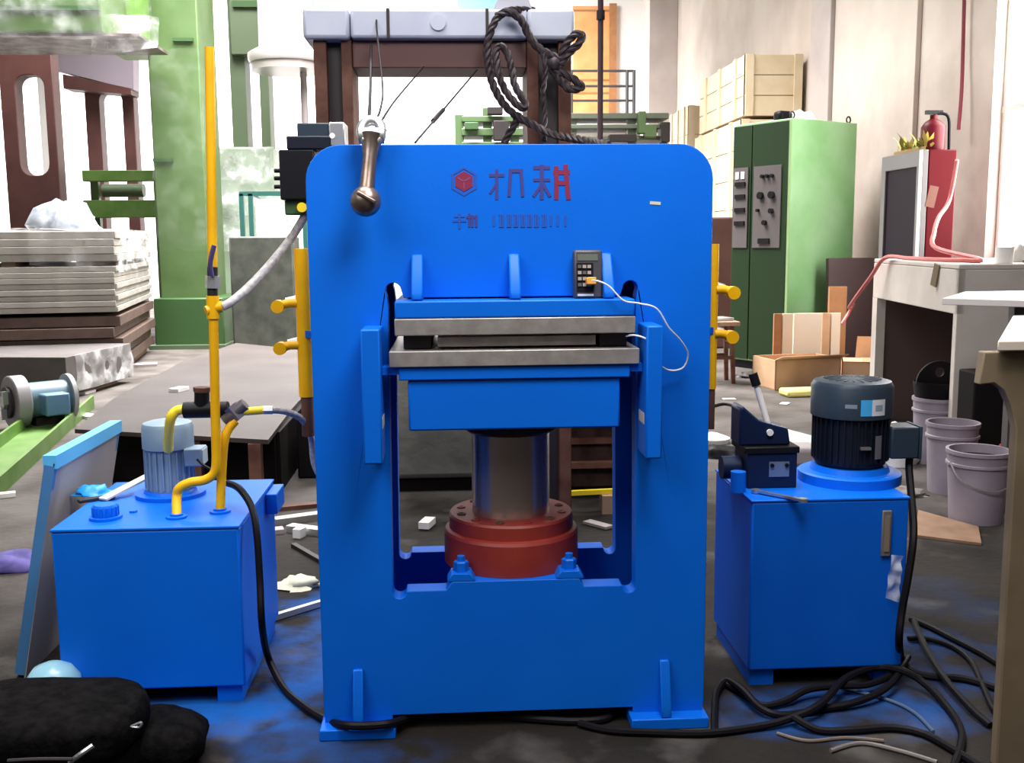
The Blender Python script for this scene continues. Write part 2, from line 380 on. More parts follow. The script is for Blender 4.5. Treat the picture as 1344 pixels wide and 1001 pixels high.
# upper bolster + heated platens
YP = -.085
MB().box(-.293, .298, YP+.004, .44, 1.104, 1.146).build('upper_bolster', BLUE, pr, bevel=.004)
MB().box(-.20, .20, .062, .338, 1.146, 1.19).build('crosshead_packer', BLUE2, pr)
MB().box(-.294, .299, YP, .44, 1.062, 1.103).build('upper_platen', STEEL, pr, bevel=.002)
MB().box(-.309, .309, YP-.004, .44, .985, 1.024).build('lower_platen', STEEL, pr, bevel=.002)
MB().box(-.286, .287, YP+.004, .44, .951, .984).build('lower_bolster', BLUE, pr, bevel=.003)
MB().box(-.265, .263, YP+.012, .42, .823, .950).build('ram_table', BLUE, pr, bevel=.005)
for x, s in ((-.327, -1), (.319, 1)):
    a, b = sorted((x, s*.286)); MB().box(a, b, -.075, -.02, .985-.02, .984).build('guide_ear', BLUE, pr)
for x0, x1 in ((-.252, -.224), (-.010, .017), (.222, .249)):
    MB().plate([(-.076, 1.147), (0, 1.147), (0, 1.258), (-.014, 1.258), (-.076, 1.165)], [], x0, x1, 'X').build('gusset', BLUE, pr, bevel=.004)
for x0, x1 in ((-.374, -.328), (.320, .360)):
    g = MB().box(x0, x1, -.125, 0, .752, 1.082).build('guide_rail', BLUE, pr, bevel=.004)
    xi = x1 if x0 < 0 else x0
    MB().box(xi-.001, xi+.001, -.100, -.03, .835, .862).build('guide_strip', CONC, g)
# cylinder, ram
cy = MB().lathe((0.002, .2, 0), [(.187, .408), (.187, .492), (.183, .500), (.173, .503), (.173, .538), (.169, .544), (.112, .545)], 56).build('cylinder', RED, pr, angle=25)
for k in range(12):
    t = 2*PI*(k+.5)/12; x, y = .002+.143*math.cos(t), .2+.143*math.sin(t)
    MB().lathe((x, y, 0), [(.012, .5445), (.012, .5475), (.007, .5476), (.007, .546)], 12).build('flange_bolt', RED if k % 2 else BROWN, cy)
MB().lathe((0.002, .2, 0), [(.108, .545), (.108, .80)], 64).build('ram', CHROME, pr)
MB().lathe((0.002, .2, 0), [(.118, .772), (.128, .780), (.128, .823)], 40).build('ram_cap', DSTEEL, pr)
for x in (-.140, .146):
    MB().plate([(x-.038, .4075), (x+.038, .4075), (x+.026, .428), (x-.026, .428)], [], .0, .058).build('clamp_lug', BLUE, pr, bevel=.003)
    b = MB().lathe((x, .03, 0), [(.020, .425), (.020, .452), (.017, .455)], 6).build('anchor_bolt', BLUE, pr)
    MB().cyl((x, .03, .453), (x, .03, .468), .010, 12).build('bolt_stud', BLUE, b)
# feet
for x0, x1, gx in ((-.516, -.318, -.415), (.305, .512, .398)):
    MB().box(x0, x1, -.045, .44, 0, .030).build('foot_plate', BLUE, pr, bevel=.003)
    MB().box(x0+.01, x1-.01, .0, .40, .030, .046).build('foot_spacer', BLUE, pr)
    MB().plate([(-.042, .031), (0, .031), (0, .178), (-.010, .178), (-.042, .060)], [], gx-.013, gx+.013, 'X').build('foot_gusset', BLUE, pr, bevel=.003)
# printed emblem and faded red lettering
def P2(x, y): q = aY(x, y, 0); return (q.x, q.z)
c = P2(609, 238); 
hx = lambda r, a0=90: [(c[0]+r*math.cos(math.radians(a0+60*k)), c[1]+r*math.sin(math.radians(a0+60*k))) for k in range(6)]
em = MB().plate(hx(.036), [hx(.030)], -.0012, -.0004).build('emblem_outline', LETT, pr, smooth=False)
MB().plate(hx(.025), [], -.0013, -.0004).build('emblem_hexagon', LOGO, pr, smooth=False)
tri = MB()
for k in range(3):
    a = math.radians(-90+120*k); d = Vector((math.cos(a), math.sin(a))); n = Vector((-d.y, d.x))*.0018; o = Vector(c)
    q = [o-n, o+d*.018-n, o+d*.018+n, o+n]; tri.plate([(p.x, p.y) for p in q], [], -.0018, -.0013)
tri.build('emblem_lines', mat('emblem_line_red', (.22, .05, .13), .5), pr, smooth=False)
def strokes(name, L, m_, hgt=.0012):
    b = MB()
    for k_, (x0, y0, x1, y1, wd) in enumerate(L):
        p, q = Vector(P2(x0, y0)), Vector(P2(x1, y1)); d = (q-p).normalized(); n = Vector((-d.y, d.x))*wd*.00095
        b.plate([tuple(p-n), tuple(q-n), tuple(q+n), tuple(p+n)], [], -hgt-.00012*k_, -.0004)
    return b.build(name, m_, pr, smooth=False)
# the large characters are worn past reading: only the strokes that still show
strokes('worn_character', [(652, 222, 652, 262, 4), (642, 230, 662, 230, 4), (652, 240, 643, 254, 3), (668, 224, 686, 224, 5), (670, 226, 668, 258, 4), (684, 226, 686, 258, 4)], LOGOD)
strokes('worn_character', [(700, 220, 722, 220, 5), (711, 216, 711, 262, 5), (700, 236, 722, 236, 4), (712, 240, 700, 258, 4), (712, 240, 722, 258, 4)], LOGOD)
strokes('worn_character', [(726, 226, 748, 226, 6), (730, 218, 730, 262, 6), (742, 216, 746, 262, 6), (728, 240, 744, 240, 6)], LOGO)
strokes('worn_small_character', [(596, 284, 610, 284, 2.5), (594, 290, 612, 290, 2.5), (603, 280, 603, 300, 2.5)], LETT)
strokes('worn_small_character', [(616, 280, 616, 298, 3), (612, 285, 624, 285, 3), (620, 282, 620, 298, 3), (625, 282, 625, 298, 3)], LOGOD)
for i, x in enumerate((648, 657, 667, 676, 685, 694, 703, 713, 723, 732, 742)):
    strokes('worn_digit', [(x, 282, x, 297, 2.6)] + ([(x-2, 282, x+4, 282, 2), (x-2, 297, x+4, 297, 2), (x+3, 282, x+3, 297, 2.2)] if 0 < i < 8 else []), LETT)
# bare scratch on the paint
strokes('paint_scratch', [(853, 266, 867, 267, 4)], mat('bare_scratch', (.55, .55, .4), .6))

# mould between the platens
mo = tag(MB().box(-.190, .205, -.05, .40, 1.030, 1.055).build('mold_plate', STEEL, bevel=.002), 'flat steel mould plate lying between the two grey platens', 'mould')
for x0, x1 in ((-.275, -.205), (.215, .285)):
    tag(MB().box(x0, x1, -.04, .38, 1.0245, 1.0618).build('spacer_block', DSTEEL, bevel=.003), 'dark spacer block between the platens, on the yellow pipe unit side' if x0 < 0 else 'dark spacer block between the platens, on the hand lever side', 'block', 'spacer blocks between the platens')
for k in range(3): 
    tag(MB().box(-.16+.13*k, -.13+.13*k, .0, .38, 1.0242, 1.0298).build('packing_strip', DSTEEL), 'thin dark packing strip under the mould plate', 'strip', 'packing strips under the mould')

# handheld thermometer
mt = thing('handheld_meter', 'dark grey handheld thermometer meter leaning on the blue press ledge', 'meter', (.187, -.03, 1.1465))
def tilt(mb):  # lean back on the plate
    return mb.xf(Matrix.Translation((.187, -.052, 1.1465)) @ Matrix.Rotation(math.radians(-7), 4, 'X') @ Matrix.Rotation(math.radians(2), 4, 'Z'))
tilt(MB().box(-.036, .036, 0, .030, 0, .121)).build('case', mat('meter_case', (.045, .045, .055), .45), mt, bevel=.006)
tilt(MB().box(-.027, .024, -.0015, .002, .094, .110)).build('screen', mat('lcd', (.12, .135, .12), .2), mt)
kp = tilt(MB().box(-.030, .012, -.001, .002, .016, .088)).build('keypad', BLACK, mt)
for r_ in range(4):
    for c_ in range(3):
        tilt(MB().box(-.027+.012*c_, -.018+.012*c_, -.004, 0, .030+.015*r_, .038+.015*r_)).build('button', mat('button_grey', (.32, .28, .26), .5) if (r_+c_) % 3 else mat('button_dark', (.09, .08, .09), .5), kp)
tilt(MB().box(-.028, .012, -.002, .001, .006, .011)).build('name_strip', mat('name_strip_grey', (.55, .55, .58), .5), mt)
pg = tilt(MB().box(-.008, .016, -.022, 0, .033, .051)).build('probe_plug', mat('plug_orange', (.75, .32, .04), .4), mt, bevel=.002)
pts = [aY(777, 368, -.08), aY(786, 369, -.095), aY(800, 376, -.10), aY(818, 394, -.10), aY(838, 398, -.095), aY(862, 405, -.09), aY(878, 430, -.08), aY(893, 446, -.06), aY(903, 464, -.04),
       aY(897, 482, -.03), aY(880, 486, -.03), aY(866, 478, -.06), aY(858, 460, -.10), aY(850, 446, -.11), aY(834, 440, -.10), aY(822, 441, -.07)]
tag(MB().tube(smooth_path(pts), .0022, 6).build('thermocouple_wire', mat('white_wire', (.72, .72, .76), .5)), 'thin white thermocouple wire looping from the meter to the platens', 'wire')

# lifting eye bar hung over the top of the frame
sh = thing('lifting_eye_bar', 'worn steel lifting bar with eye and round knob hanging before the press frame', 'lifting gear', (-.345, -.055, 1.37))
k0, k1 = aY(480, 264, -.085), aY(488, 178, -.04)
ax = (k1-k0).normalized()
MB().tube([k0+ax*.02, k0+ax*.05, k0+ax*.11, k0+ax*.15, k1], [.020, .018, .0175, .024, .030], 20).build('shaft', BRONZE, sh)
kb = MB().ball(k0, .037, 24, (1, .9, 1)).build('knob', BRONZE, sh)
MB().xf(Matrix()).obox(k0+Vector((.004, -.031, .008)), .05, .012, .010, ry=.5).build('knob_slot', BRONZE, kb, bevel=.003)
ring = [k1+Vector((.025*math.cos(t), .010*math.sin(t), .010+.027*math.sin(t))) for t in [2*PI*i/24 for i in range(25)]]
MB().tube(ring, .013, 10, caps=False).build('eye', GAL, sh)
MB().cyl(k1+Vector((-.03, 0, 0)), k1+Vector((.03, 0, 0)), .02, 16).build('eye_boss', GAL, sh)
MB().cyl(k1+Vector((0, .0, .0)), k1+Vector((0, .10, -.016)), .012, 12).build('eye_pin', GAL, sh)

# ================================================================== LEFT POWER UNIT (yellow pipes)
TZ = .517
ul = thing('hydraulic_power_unit', 'blue oil tank unit with small grey motor and tall yellow pipe', 'power unit', (-1.0, .48, 0))
MB().box(-1.26, -.752, .20, .76, .05, .509).build('tank', BLUE, ul, bevel=.006)
MB().box(-1.262, -.75, .198, .762, .509, TZ).build('tank_lid', BLUE, ul, bevel=.002)
for x in (-1.20, -.80): MB().box(x-.035, x+.035, .215, .75, 0, .05).build('skid', BLUE, ul)
MB().box(-1.16, -.84, .60, .66, 0, .05).build('skid', BLUE, ul)
MB().box(-.750, -.715, .60, .74, .44, .505).build('side_bracket', BLUE, ul, bevel=.003)
q = fl(139, 680, TZ)
fc = MB().lathe((q.x, q.y, 0), [(.045, TZ), (.045, TZ+.008), (.034, TZ+.009), (.034, TZ+.035), (.03, TZ+.042)], 24).build('filler_cap', BLUE, ul)
for k in range(14):
    t = 2*PI*k/14; MB().box(-.003, .003, .033, .037, 0, .026).rotz((0, 0, 0), t).xf(Matrix.Translation((q.x, q.y, TZ+.010))).build('cap_rib', BLUE, fc)
q = fl(175, 672, TZ); MB().lathe((q.x, q.y, 0), [(.012, TZ), (.012, TZ+.006)], 6).build('lid_bolt', BLUE, ul)
# motor
MX, MY = -1.035, .575
mo = MB().lathe((MX, MY, 0), [(.068, TZ+.02), (.068, TZ+.15)], 32).build('motor', MOTG, ul)
for k in range(22):
    t = 2*PI*k/22
    MB().box(-.002, .002, .066, .075, TZ+.03, TZ+.145).rotz((0, 0, 0), t).xf(Matrix.Translation((MX, MY, 0))).build('cooling_fin', MOTG, mo)
MB().lathe((MX, MY, 0), [(.074, TZ+.150), (.077, TZ+.152), (.077, TZ+.215), (.072, TZ+.228), (.055, TZ+.233)], 36).build('fan_cowl', MOTG, mo)
MB().box(MX+.06, MX+.115, MY-.06, MY+.01, TZ+.10, TZ+.155).build('terminal_box', MOTG, mo, bevel=.004)
MB().box(MX+.1145, MX+.117, MY-.055, MY+.005, TZ+.105, TZ+.15).build('terminal_cover', mat('pale_green_cover', (.42, .5, .42), .5), mo)
MB().lathe((MX, MY, 0), [(.105, TZ), (.105, TZ+.012), (.08, TZ+.013), (.075, TZ+.022)], 32).build('motor_flange', BLUE, ul)
# yellow pipes
PY = .335; PR = .0135
def Y_(x, y, Y=PY): return aY(x, y, Y)
b0 = fl(232, 679, TZ)
p1 = [Vector((b0.x, b0.y, TZ)), Y_(232, 652), Y_(236, 640), Y_(250, 633), Y_(268, 630), Y_(280, 622), Y_(284, 606), Y_(283, 560)]
MB().tube(smooth_path(p1, 6), PR, 14).build('return_pipe', YEL, ul)
MB().lathe((b0.x, b0.y, 0), [(.030, TZ), (.030, TZ+.006), (.018, TZ+.007), (.018, TZ+.012)], 20).build('pipe_flange', BLUE, ul)
MB().tube([Y_(283, 565), Y_(280, 405)], PR, 14).build('riser_pipe', YEL, ul)
tee = MB().tube([Y_(280, 418), Y_(279, 388)], .018, 14); tee.tube([Y_(279, 404), Y_(292, 402)], .016, 12); tee.tube([Y_(270, 408, PY-.01), Y_(279, 405)], .014, 12)
tee.build('pipe_tee', YEL, ul)
vb = MB().tube([Y_(279, 389), Y_(279, 350)], .015, 12).build('ball_valve', DSTEEL, ul)
MB().tube([Y_(279, 378), Y_(279, 362)], .021, 6).build('valve_nut', GAL, vb)
MB().tube(smooth_path([Y_(278, 362, PY-.025), Y_(276, 345, PY-.03), Y_(281, 322, PY-.03)]), .007, 8).build('valve_handle', mat('violet_grip', (.05, .04, .13), .45), vb)
MB().tube([Y_(279, 352), Y_(275, 62)], PR, 16).build('tall_pipe', YEL, ul)
b1 = fl(289, 672, TZ)
P2Y = .36
p2 = [Vector((b1.x, b1.y, TZ)), Y_(291, 620, P2Y), Y_(294, 580, P2Y), Y_(300, 563, P2Y+.01), Y_(309, 552, P2Y+.02)]
MB().tube(smooth_path(p2, 6), PR, 14).build('suction_pipe', YEL, ul)
MB().lathe((b1.x, b1.y, 0), [(.030, TZ), (.030, TZ+.006), (.018, TZ+.007), (.018, TZ+.012)], 20).build('pipe_flange', BLUE, ul)
MB().tube([Y_(296, 553, .385), Y_(322, 530, .385)], .020, 12).build('check_valve', mat('grey_valve', (.16, .15, .17), .4, .5), ul)
MB().tube([Y_(302, 533, .385), Y_(316, 549, .385)], .022, 6).build('valve_hexagon', mat('grey_valve', (.1, .1, .1)), ul)
MB().tube([Y_(318, 540, .385), Y_(347, 538, .385)], .012, 12).build('outlet_pipe', YELB, ul)
fi = MB().tube([Y_(241, 538, .40), Y_(300, 537, .40)], .024, 14); fi.tube([Y_(265, 545, .40), Y_(265, 512, .40)], .022, 14)
fi.build('relief_valve', BLACK, ul, bevel=.003)
MB().tube([Y_(265, 514, .40), Y_(265, 508, .40)], .025, 6).build('valve_cap', BROWN, ul)
MB().tube(smooth_path([Y_(246, 537, .40), Y_(232, 539, .40), Y_(224, 550, .40), Y_(221, 575, .44), Y_(221, 590, .47)], 6), .0145, 12).build('elbow_pipe', YELB, ul)
MB().tube([Y_(345, 538, .385), Y_(358, 538, .388)], .013, 6).build('hose_fitting', GAL, ul)

# hoses of the left unit
tag(MB().tube(smooth_path([Y_(289, 403), Y_(302, 397, .36), Y_(325, 378, .42), Y_(350, 352, .47), Y_(378, 318, .50), Y_(395, 292, .48), Y_(407, 270, .46)], 8), .0125, 12).build('hydraulic_hose', HOSE),
    'grey hydraulic hose rising from the yellow tee to the black valve', 'hose')
tag(MB().tube(smooth_path([Y_(357, 538, .388), Y_(375, 540, .41), Y_(396, 550, .45), Y_(408, 572, .50), Y_(413, 610, .53), Y_(430, 640, .55)], 8), .010, 12).build('hydraulic_hose', HOSE),
    'grey braided hose bending down from the bright yellow outlet pipe', 'hose')
cr = .0105
hp = [Y_(299, 634, .42), Y_(314, 641, .36), Y_(330, 665, .30), Y_(337, 700, .26), Y_(341, 760, .23), Y_(344, 820, .20), fl(352, 862, .06), fl(372, 902, .012), fl(398, 926, .012), fl(424, 943, .012), fl(450, 951, .045),
      fl(480, 952, .045), fl(512, 949, .045), fl(545, 940, .02), fl(590, 937, .012), fl(640, 938, .012), fl(700, 943, .012), fl(760, 946, .012), fl(800, 940, .012), Vector((.27, .12, .012))]
tag(MB().tube(smooth_path(hp, 6), cr, 8).build('black_hose', RUBBER), 'black rubber hose falling from the left tank and crossing before the press foot', 'hose')
tag(MB().tube(smooth_path([Y_(259, 603, .50), Y_(268, 611, .47), Y_(280, 618, .44), Y_(296, 632, .43)]), .004, 6).build('motor_lead', RUBBER), 'thin black lead from the grey motor terminal box', 'cable')

# loose things on the left tank
q0, q1 = fl(106, 655, TZ+.02), fl(200, 622, TZ+.06)
tag(MB().beam(fl(135, 655, TZ+.008), fl(203, 620, TZ+.05), .035, .006).build('paper_strip', mat('cream_strip', (.62, .58, .5), .6)), 'long cream strip lying across the left tank lid', 'strip')
tag(MB().beam(fl(103, 658, TZ+.006), fl(150, 650, TZ+.006), .022, .010).build('flat_tool', DSTEEL, bevel=.002), 'short dark flat tool lying on the left tank lid edge', 'tool')
rg = MB()
for k in range(26):
    pass
def lump(name, c, r, sq, material, label, cat, seed=0, amp=.35, group=None, n=18, flatten=True):
    b = MB().ball((0, 0, 0), 1, n)
    for i, v in enumerate(b.v):
        d = 1+amp*noise.noise(v*1.9+Vector((seed, seed*1.7, 3)))+amp*.5*noise.noise(v*4.3+Vector((seed, 1, seed)))
        p = Vector((v.x*r*sq[0]*d, v.y*r*sq[1]*d, v.z*r*sq[2]*d))
        if flatten: p.z = max(p.z, -.0)
        b.v[i] = p+Vector(c)
    return tag(b.build(name, material, angle=70), label, cat, group)
q = fl(118, 650, TZ); lump('blue_rag', (q.x, q.y+.02, TZ+.001), .05, (1.1, .9, .5), BLUEL, 'crumpled bright blue rag on the left tank lid corner', 'rag', 3)

# leaning blue panel
pa, pb = fl(20, 893), fl(36, 893)
ptop_n, ptop_f = aY(60, 618, .40), aY(118, 566, .92)
lp = thing('leaning_panel', 'pale blue painted steel door panel leaning against the left tank', 'panel', (-1.42, .6, 0))
n_, f_ = Vector((-1.455, .42, 0)), Vector((-1.455, 1.02, 0))
tn, tf = Vector((-1.325, .42, .655)), Vector((-1.325, 1.02, .655))
def slab(a, b, c, d, t):
    nn = (b-a).cross(d-a).normalized()*t
    return MB().add([a, b, c, d, a+nn, b+nn, c+nn, d+nn], [(3, 2, 1, 0), (4, 5, 6, 7), (0, 1, 5, 4), (1, 2, 6, 5), (2, 3, 7, 6), (3, 0, 4, 7)])
slab(n_, f_, tf, tn, .004).build('panel_sheet', mat('panel_back_grey', (.42, .38, .34), .6), lp)
ed = Vector((-.03, 0, .006))
for a, b in ((n_, tn), (f_, tf)):
    MB().beam(a+Vector((-.012, .01 if a is n_ else -.01, .012)), b+Vector((-.012, .01 if a is n_ else -.01, -.006)), .030, .022).build('panel_rim', mat('panel_rim_blue', (.06, .20, .42), .5), lp)
MB().beam(tn+Vector((-.010, 0, .004)), tf+Vector((-.010, 0, .004)), .040, .040).build('panel_rim', mat('panel_top_blue', (.10, .47, .78), .45), lp)
MB().beam(n_+Vector((-.012, .02, .012)), f_+Vector((-.012, -.02, .012)), .030, .022).build('panel_rim', mat('panel_rim_blue', (.1, .1, .1)), lp)

# black bag
bg = thing('shoulder_bag', 'black cloth shoulder bag with flap lying on the floor before the left tank', 'bag', (-1.12, -.2, 0))
bb = MB()
def superell(c, rx, ry, rz, e=.45, n=28, m_=16, seed=0, amp=.05, rot=0):
    vs = []; fs = []
    sg = lambda v, p: math.copysign(abs(v)**p, v)
    for j in range(m_+1):
        ph = -PI/2+PI*j/m_
        for i in range(n):
            th = 2*PI*i/n
            p = Vector((rx*sg(math.cos(ph), e)*sg(math.cos(th), e), ry*sg(math.cos(ph), e)*sg(math.sin(th), e), rz*sg(math.sin(ph), e)))
            k = 1+amp*noise.noise(p*9+Vector((seed, 0, 0)))+amp*.6*noise.noise(p*22+Vector((seed, 4, 0)))
            p = Vector((p.x*k, p.y*k, p.z*k)); p.rotate(Matrix.Rotation(rot, 3, 'Z')); vs.append(Vector(c)+p)
    for j in range(m_):
        for i in range(n): fs.append((j*n+i, j*n+(i+1) % n, (j+1)*n+(i+1) % n, (j+1)*n+i))
    return MB().add(vs, fs)
bz = aY(90, 895, -.12).z
bc = aY(75, 960, -.22)
superell((bc.x-.06, -.20, bz/2), .26, .17, bz/2, .5, seed=2, amp=.07).build('bag_body', BAGM, bg, angle=80)
fp = superell((bc.x-.06, -.225, bz*.76), .262, .165, bz*.27, .5, seed=5, amp=.06)
fp.build('bag_flap', BAGM, bg, angle=80)
e = fl(228, 968, .05)
superell((e.x-.05, e.y-.02, .058), .14, .12, .061, .75, seed=9, amp=.10).build('side_pocket', BAGM, bg, angle=80)
MB().tube(smooth_path([aY(92, 1000, -.40), aY(105, 990, -.41), aY(122, 978, -.40)]), .006, 8).build('zip_pull', SILVER, bg)
MB().tube(smooth_path([aY(172, 953, -.33), aY(185, 948, -.335), aY(183, 954, -.335), aY(172, 953, -.33)]), .003, 6).build('buckle', SILVER, bg)
MB().tube(smooth_path([aY(10, 998, -.42), aY(50, 996, -.42), aY(95, 996, -.42)]), .004, 6).build('zip', DSTEEL, bg)
# pale blue bowl behind the bag
q = fl(78, 930)
bo = MB().lathe((q.x, q.y-.03, 0), [(.055, 0), (.075, .05), (.072, .105), (.05, .135), (.02, .148), (.002, .15)], 32).build('plastic_helmet', mat('pale_blue_plastic', (.22, .42, .52), .25))
tag(bo, 'pale blue domed plastic cap standing behind the black bag', 'cap')

# ================================================================== RIGHT POWER UNIT (large motor)
TR = .557
ur = thing('hydraulic_power_unit', 'blue oil tank unit carrying the large black motor and hand lever', 'power unit', (.92, .40, 0))
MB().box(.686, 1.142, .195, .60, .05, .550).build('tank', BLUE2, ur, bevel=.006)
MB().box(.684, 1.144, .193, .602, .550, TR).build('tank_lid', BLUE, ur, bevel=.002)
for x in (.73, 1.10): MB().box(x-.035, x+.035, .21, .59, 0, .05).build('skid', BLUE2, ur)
MB().box(.77, 1.06, .42, .48, 0, .05).build('skid', BLUE2, ur)
mc = aY(1115, 600, .42); MX2, MY2 = mc.x, .42
def rz_(y): return aY(1115, y, .42).z
MB().lathe((MX2, MY2, 0), [(.152, TR), (.152, TR+.028), (.145, TR+.032), (.118, TR+.034), (.112, TR+.05)], 44).build('motor_flange', BLUE, ur, angle=25)
zt = rz_(497)
m2 = MB().lathe((MX2, MY2, 0), [(.092, TR+.045), (.105, TR+.06), (.106, zt-.105)], 40).build('motor', MOTD, ur)
for k in range(36):
    t = 2*PI*k/36; MB().box(-.0022, .0022, .104, .114, TR+.07, zt-.112).rotz((0, 0, 0), t).xf(Matrix.Translation((MX2, MY2, 0))).build('cooling_fin', MOTD, m2)
MB().lathe((MX2, MY2, 0), [(.116, zt-.110), (.120, zt-.108), (.120, zt-.018), (.112, zt-.004), (.095, zt), (.05, zt+.002), (.001, zt+.002)], 48).build('fan_cowl', MOTC, m2)
gr = MB()
for k in range(20):
    t = 2*PI*k/20; gr.obox((MX2+.06*math.cos(t), MY2+.06*math.sin(t), zt+.0022), .05, .005, .0016, rz=t)
gr.build('fan_grille', mat('grille_slots', (.02, .03, .045), .5), m2)
def curved(name, m_, a0, a1, z0, z1, r, par):
    vs = []; N = 8
    for i in range(N+1):
        t = math.radians(a0+(a1-a0)*i/N)
        for z in (z0, z1): vs.append((MX2+r*math.cos(t), MY2+r*math.sin(t), z))
    return MB().add(vs, [(2*i, 2*i+2, 2*i+3, 2*i+1) for i in range(N)]).build(name, m_, par)
zl = zt-.095
curved('label_blue', mat('label_cyan', (.05, .35, .72), .4), -99, -83, zl, zl+.048, .1208, m2)
curved('label_white', mat('label_white', (.62, .64, .68), .5), -83, -61, zl, zl+.048, .1208, m2)
curved('label_print', mat('label_print_grey', (.25, .3, .36), .5), -78, -66, zl+.014, zl+.032, .1212, m2)
curved('cowl_print', mat('cowl_print_grey', (.19, .23, .29), .5), -120, -104, zl+.022, zl+.034, .1208, m2)
curved('nameplate', mat('nameplate_silver', (.28, .27, .3), .35, .6), -74, -62, TR+.085, TR+.155, .1155, m2)
MB().obox((MX2+.0, MY2-.118, TR+.12), .03, .012, .008).build('drain_plug', SILVER, m2)
tb = MB().box(MX2+.09, MX2+.175, MY2-.09, MY2-.0, TR+.08, TR+.175).build('terminal_box', MOTC, m2, bevel=.005)
MB().box(MX2+.175, MX2+.182, MY2-.094, MY2+.004, TR+.078, TR+.178).build('terminal_cover', MOTC, tb, bevel=.002)
# hand pump / valve block
vx = aY(1000, 610, .40).x
vb = MB().box(vx-.065, vx+.085, .33, .47, TR, TR+.105).build('valve_block', NAVY, ur, bevel=.004)
MB().box(vx+.000, vx+.060, .3275, .330, TR+.035, TR+.080).build('valve_plate', mat('valve_plate_blue', (.22, .30, .42), .35, .5), vb)
for dx in (.008, .052): MB().cyl((vx+dx, .329, TR+.07), (vx+dx, .322, TR+.07), .006, 10).build('plate_screw', BLACK, vb)
MB().box(vx-.075, vx+.09, .325, .475, TR+.105, TR+.125).build('valve_subplate', BLACK, ur, bevel=.003)
MB().plate([(vx-.085, TR+.125), (vx+.070, TR+.125), (vx+.062, TR+.175), (vx-.025, TR+.20), (vx-.075, TR+.245), (vx-.085, TR+.235)], [], .35, .45).build('valve_head', NAVY, ur, bevel=.006)
MB().cyl((vx+.005, .35, TR+.165), (vx+.005, .342, TR+.165), .010, 12).build('head_screw', WHITE, ur)
lv0, lv1 = aY(1013, 575, .38), aY(993, 506, .40)
MB().tube([lv0, lv1], .0095, 12).build('lever', WHITE, ur)
MB().tube([aY(1018, 600, .38), lv0+(lv0-lv1).normalized()*.0], .018, 12).build('lever_socket', DSTEEL, ur)
MB().tube([lv1, aY(988, 490, .405)], .014, 10).build('lever_grip', BLACK, ur)
MB().cyl((vx-.07, .40, TR+.05), (vx-.125, .40, TR+.05), .035, 20).build('solenoid', NAVY, ur)
MB().tube([(vx-.10, .30, TR+.0), (vx-.10, .30, TR+.06)], .022, 16).build('blue_port', BLUE, ur)
# level gauge
lg = MB().box(1.062, 1.090, .186, .194, .385, .520).build('level_gauge', mat('gauge_grey', (.13, .12, .12), .4), ur, bevel=.003)
MB().box(1.069, 1.083, .183, .187, .40, .505).build('gauge_glass', mat('gauge_glass_brown', (.20, .16, .12), .2), lg)
# wrench
w0, w1 = fl(992, 644, TR+.007), fl(1054, 656, TR+.007)
wr_ = thing('spanner', 'steel open spanner lying on the right tank lid', 'spanner', ((w0+w1)/2).to_tuple())
MB().beam(w0, w1, .014, .006).build('handle', SILVER, wr_)
for p in (w0, w1): MB().lathe((p.x, p.y, p.z), [(.013, -.005), (.013, .005)], 14).build('jaw', SILVER, wr_)
# clear plastic bag taped on the tank
pb_ = sheet('plastic_bag', FILMB, (aY(1163, 785, .180), aY(1180, 790, .180), aY(1184, 728, .180), aY(1170, 728, .180)), 8, 14, amp=.010, sc=40, seed=4)
tag(pb_, 'crumpled clear plastic bag taped below the level gauge', 'plastic bag')

# cables of the right unit
def cable(pts, r, label, group=None, name='power_cable', m_=RUBBER):
    return tag(MB().tube(smooth_path(pts, 6), r, 8).build(name, m_), label, 'cable', group)
g = .011
cable([Vector((MX2+.17, MY2-.05, TR+.10)), aY(1193, 610, .36), aY(1196, 650, .30), aY(1199, 700, .20), aY(1193, 750, .17), aY(1184, 800, .16), aY(1180, 840, .15), fl(1184, 866, .03), fl(1200, 882, g), fl(1228, 888, g), fl(1262, 890, g), fl(1300, 900, g), fl(1370, 925, g), fl(1450, 940, g)], .0115, 'black motor cable dropping from terminal box along tank corner to floor')
cable([fl(950, 895, g), fl(975, 910, g), fl(1000, 925, g), fl(1030, 920, .016), fl(1060, 905, .03), fl(1100, 900, .03), fl(1140, 898, .028), fl(1175, 882, .03), fl(1192, 862, .03)], .010, 'black cable arching from beside the right tank skid to the motor cable')
cable([fl(938, 961, g), fl(938, 935, g), fl(941, 908, g), fl(954, 893, .018), fl(975, 905, .03), fl(1000, 930, .02), fl(1030, 938, g), fl(1080, 930, g), fl(1120, 922, .018), fl(1160, 905, .03), fl(1185, 878, .045)], .010, 'black cable looped round the right press foot towards the tank')
cable([fl(760, 949, g), fl(800, 958, g), fl(860, 961, g), fl(925, 962, g), fl(985, 955, g), fl(1030, 945, .018), fl(1075, 925, .035), fl(1110, 890, .045), fl(1150, 876, .045), fl(1185, 880, .055), fl(1215, 898, .03), fl(1245, 930, g), fl(1262, 960, g), fl(1258, 990, g), fl(1240, 1030, g)], .0105, 'thick black cable running from before the press to a bend beside the wooden table')
cable([fl(1040, 940, .03), fl(1075, 958, g), fl(1120, 958, g), fl(1170, 955, g), fl(1210, 962, g), fl(1245, 980, g), fl(1290, 1008, g), fl(1330, 1030, g)], .0105, 'black cable lying in a low arc over the bare concrete')
cable([fl(1195, 812, g), fl(1220, 822, g), fl(1255, 840, g), fl(1290, 858, g), fl(1345, 890, g), fl(1430, 915, g)], .010, 'black cable leaving the right tank corner straight under the table')
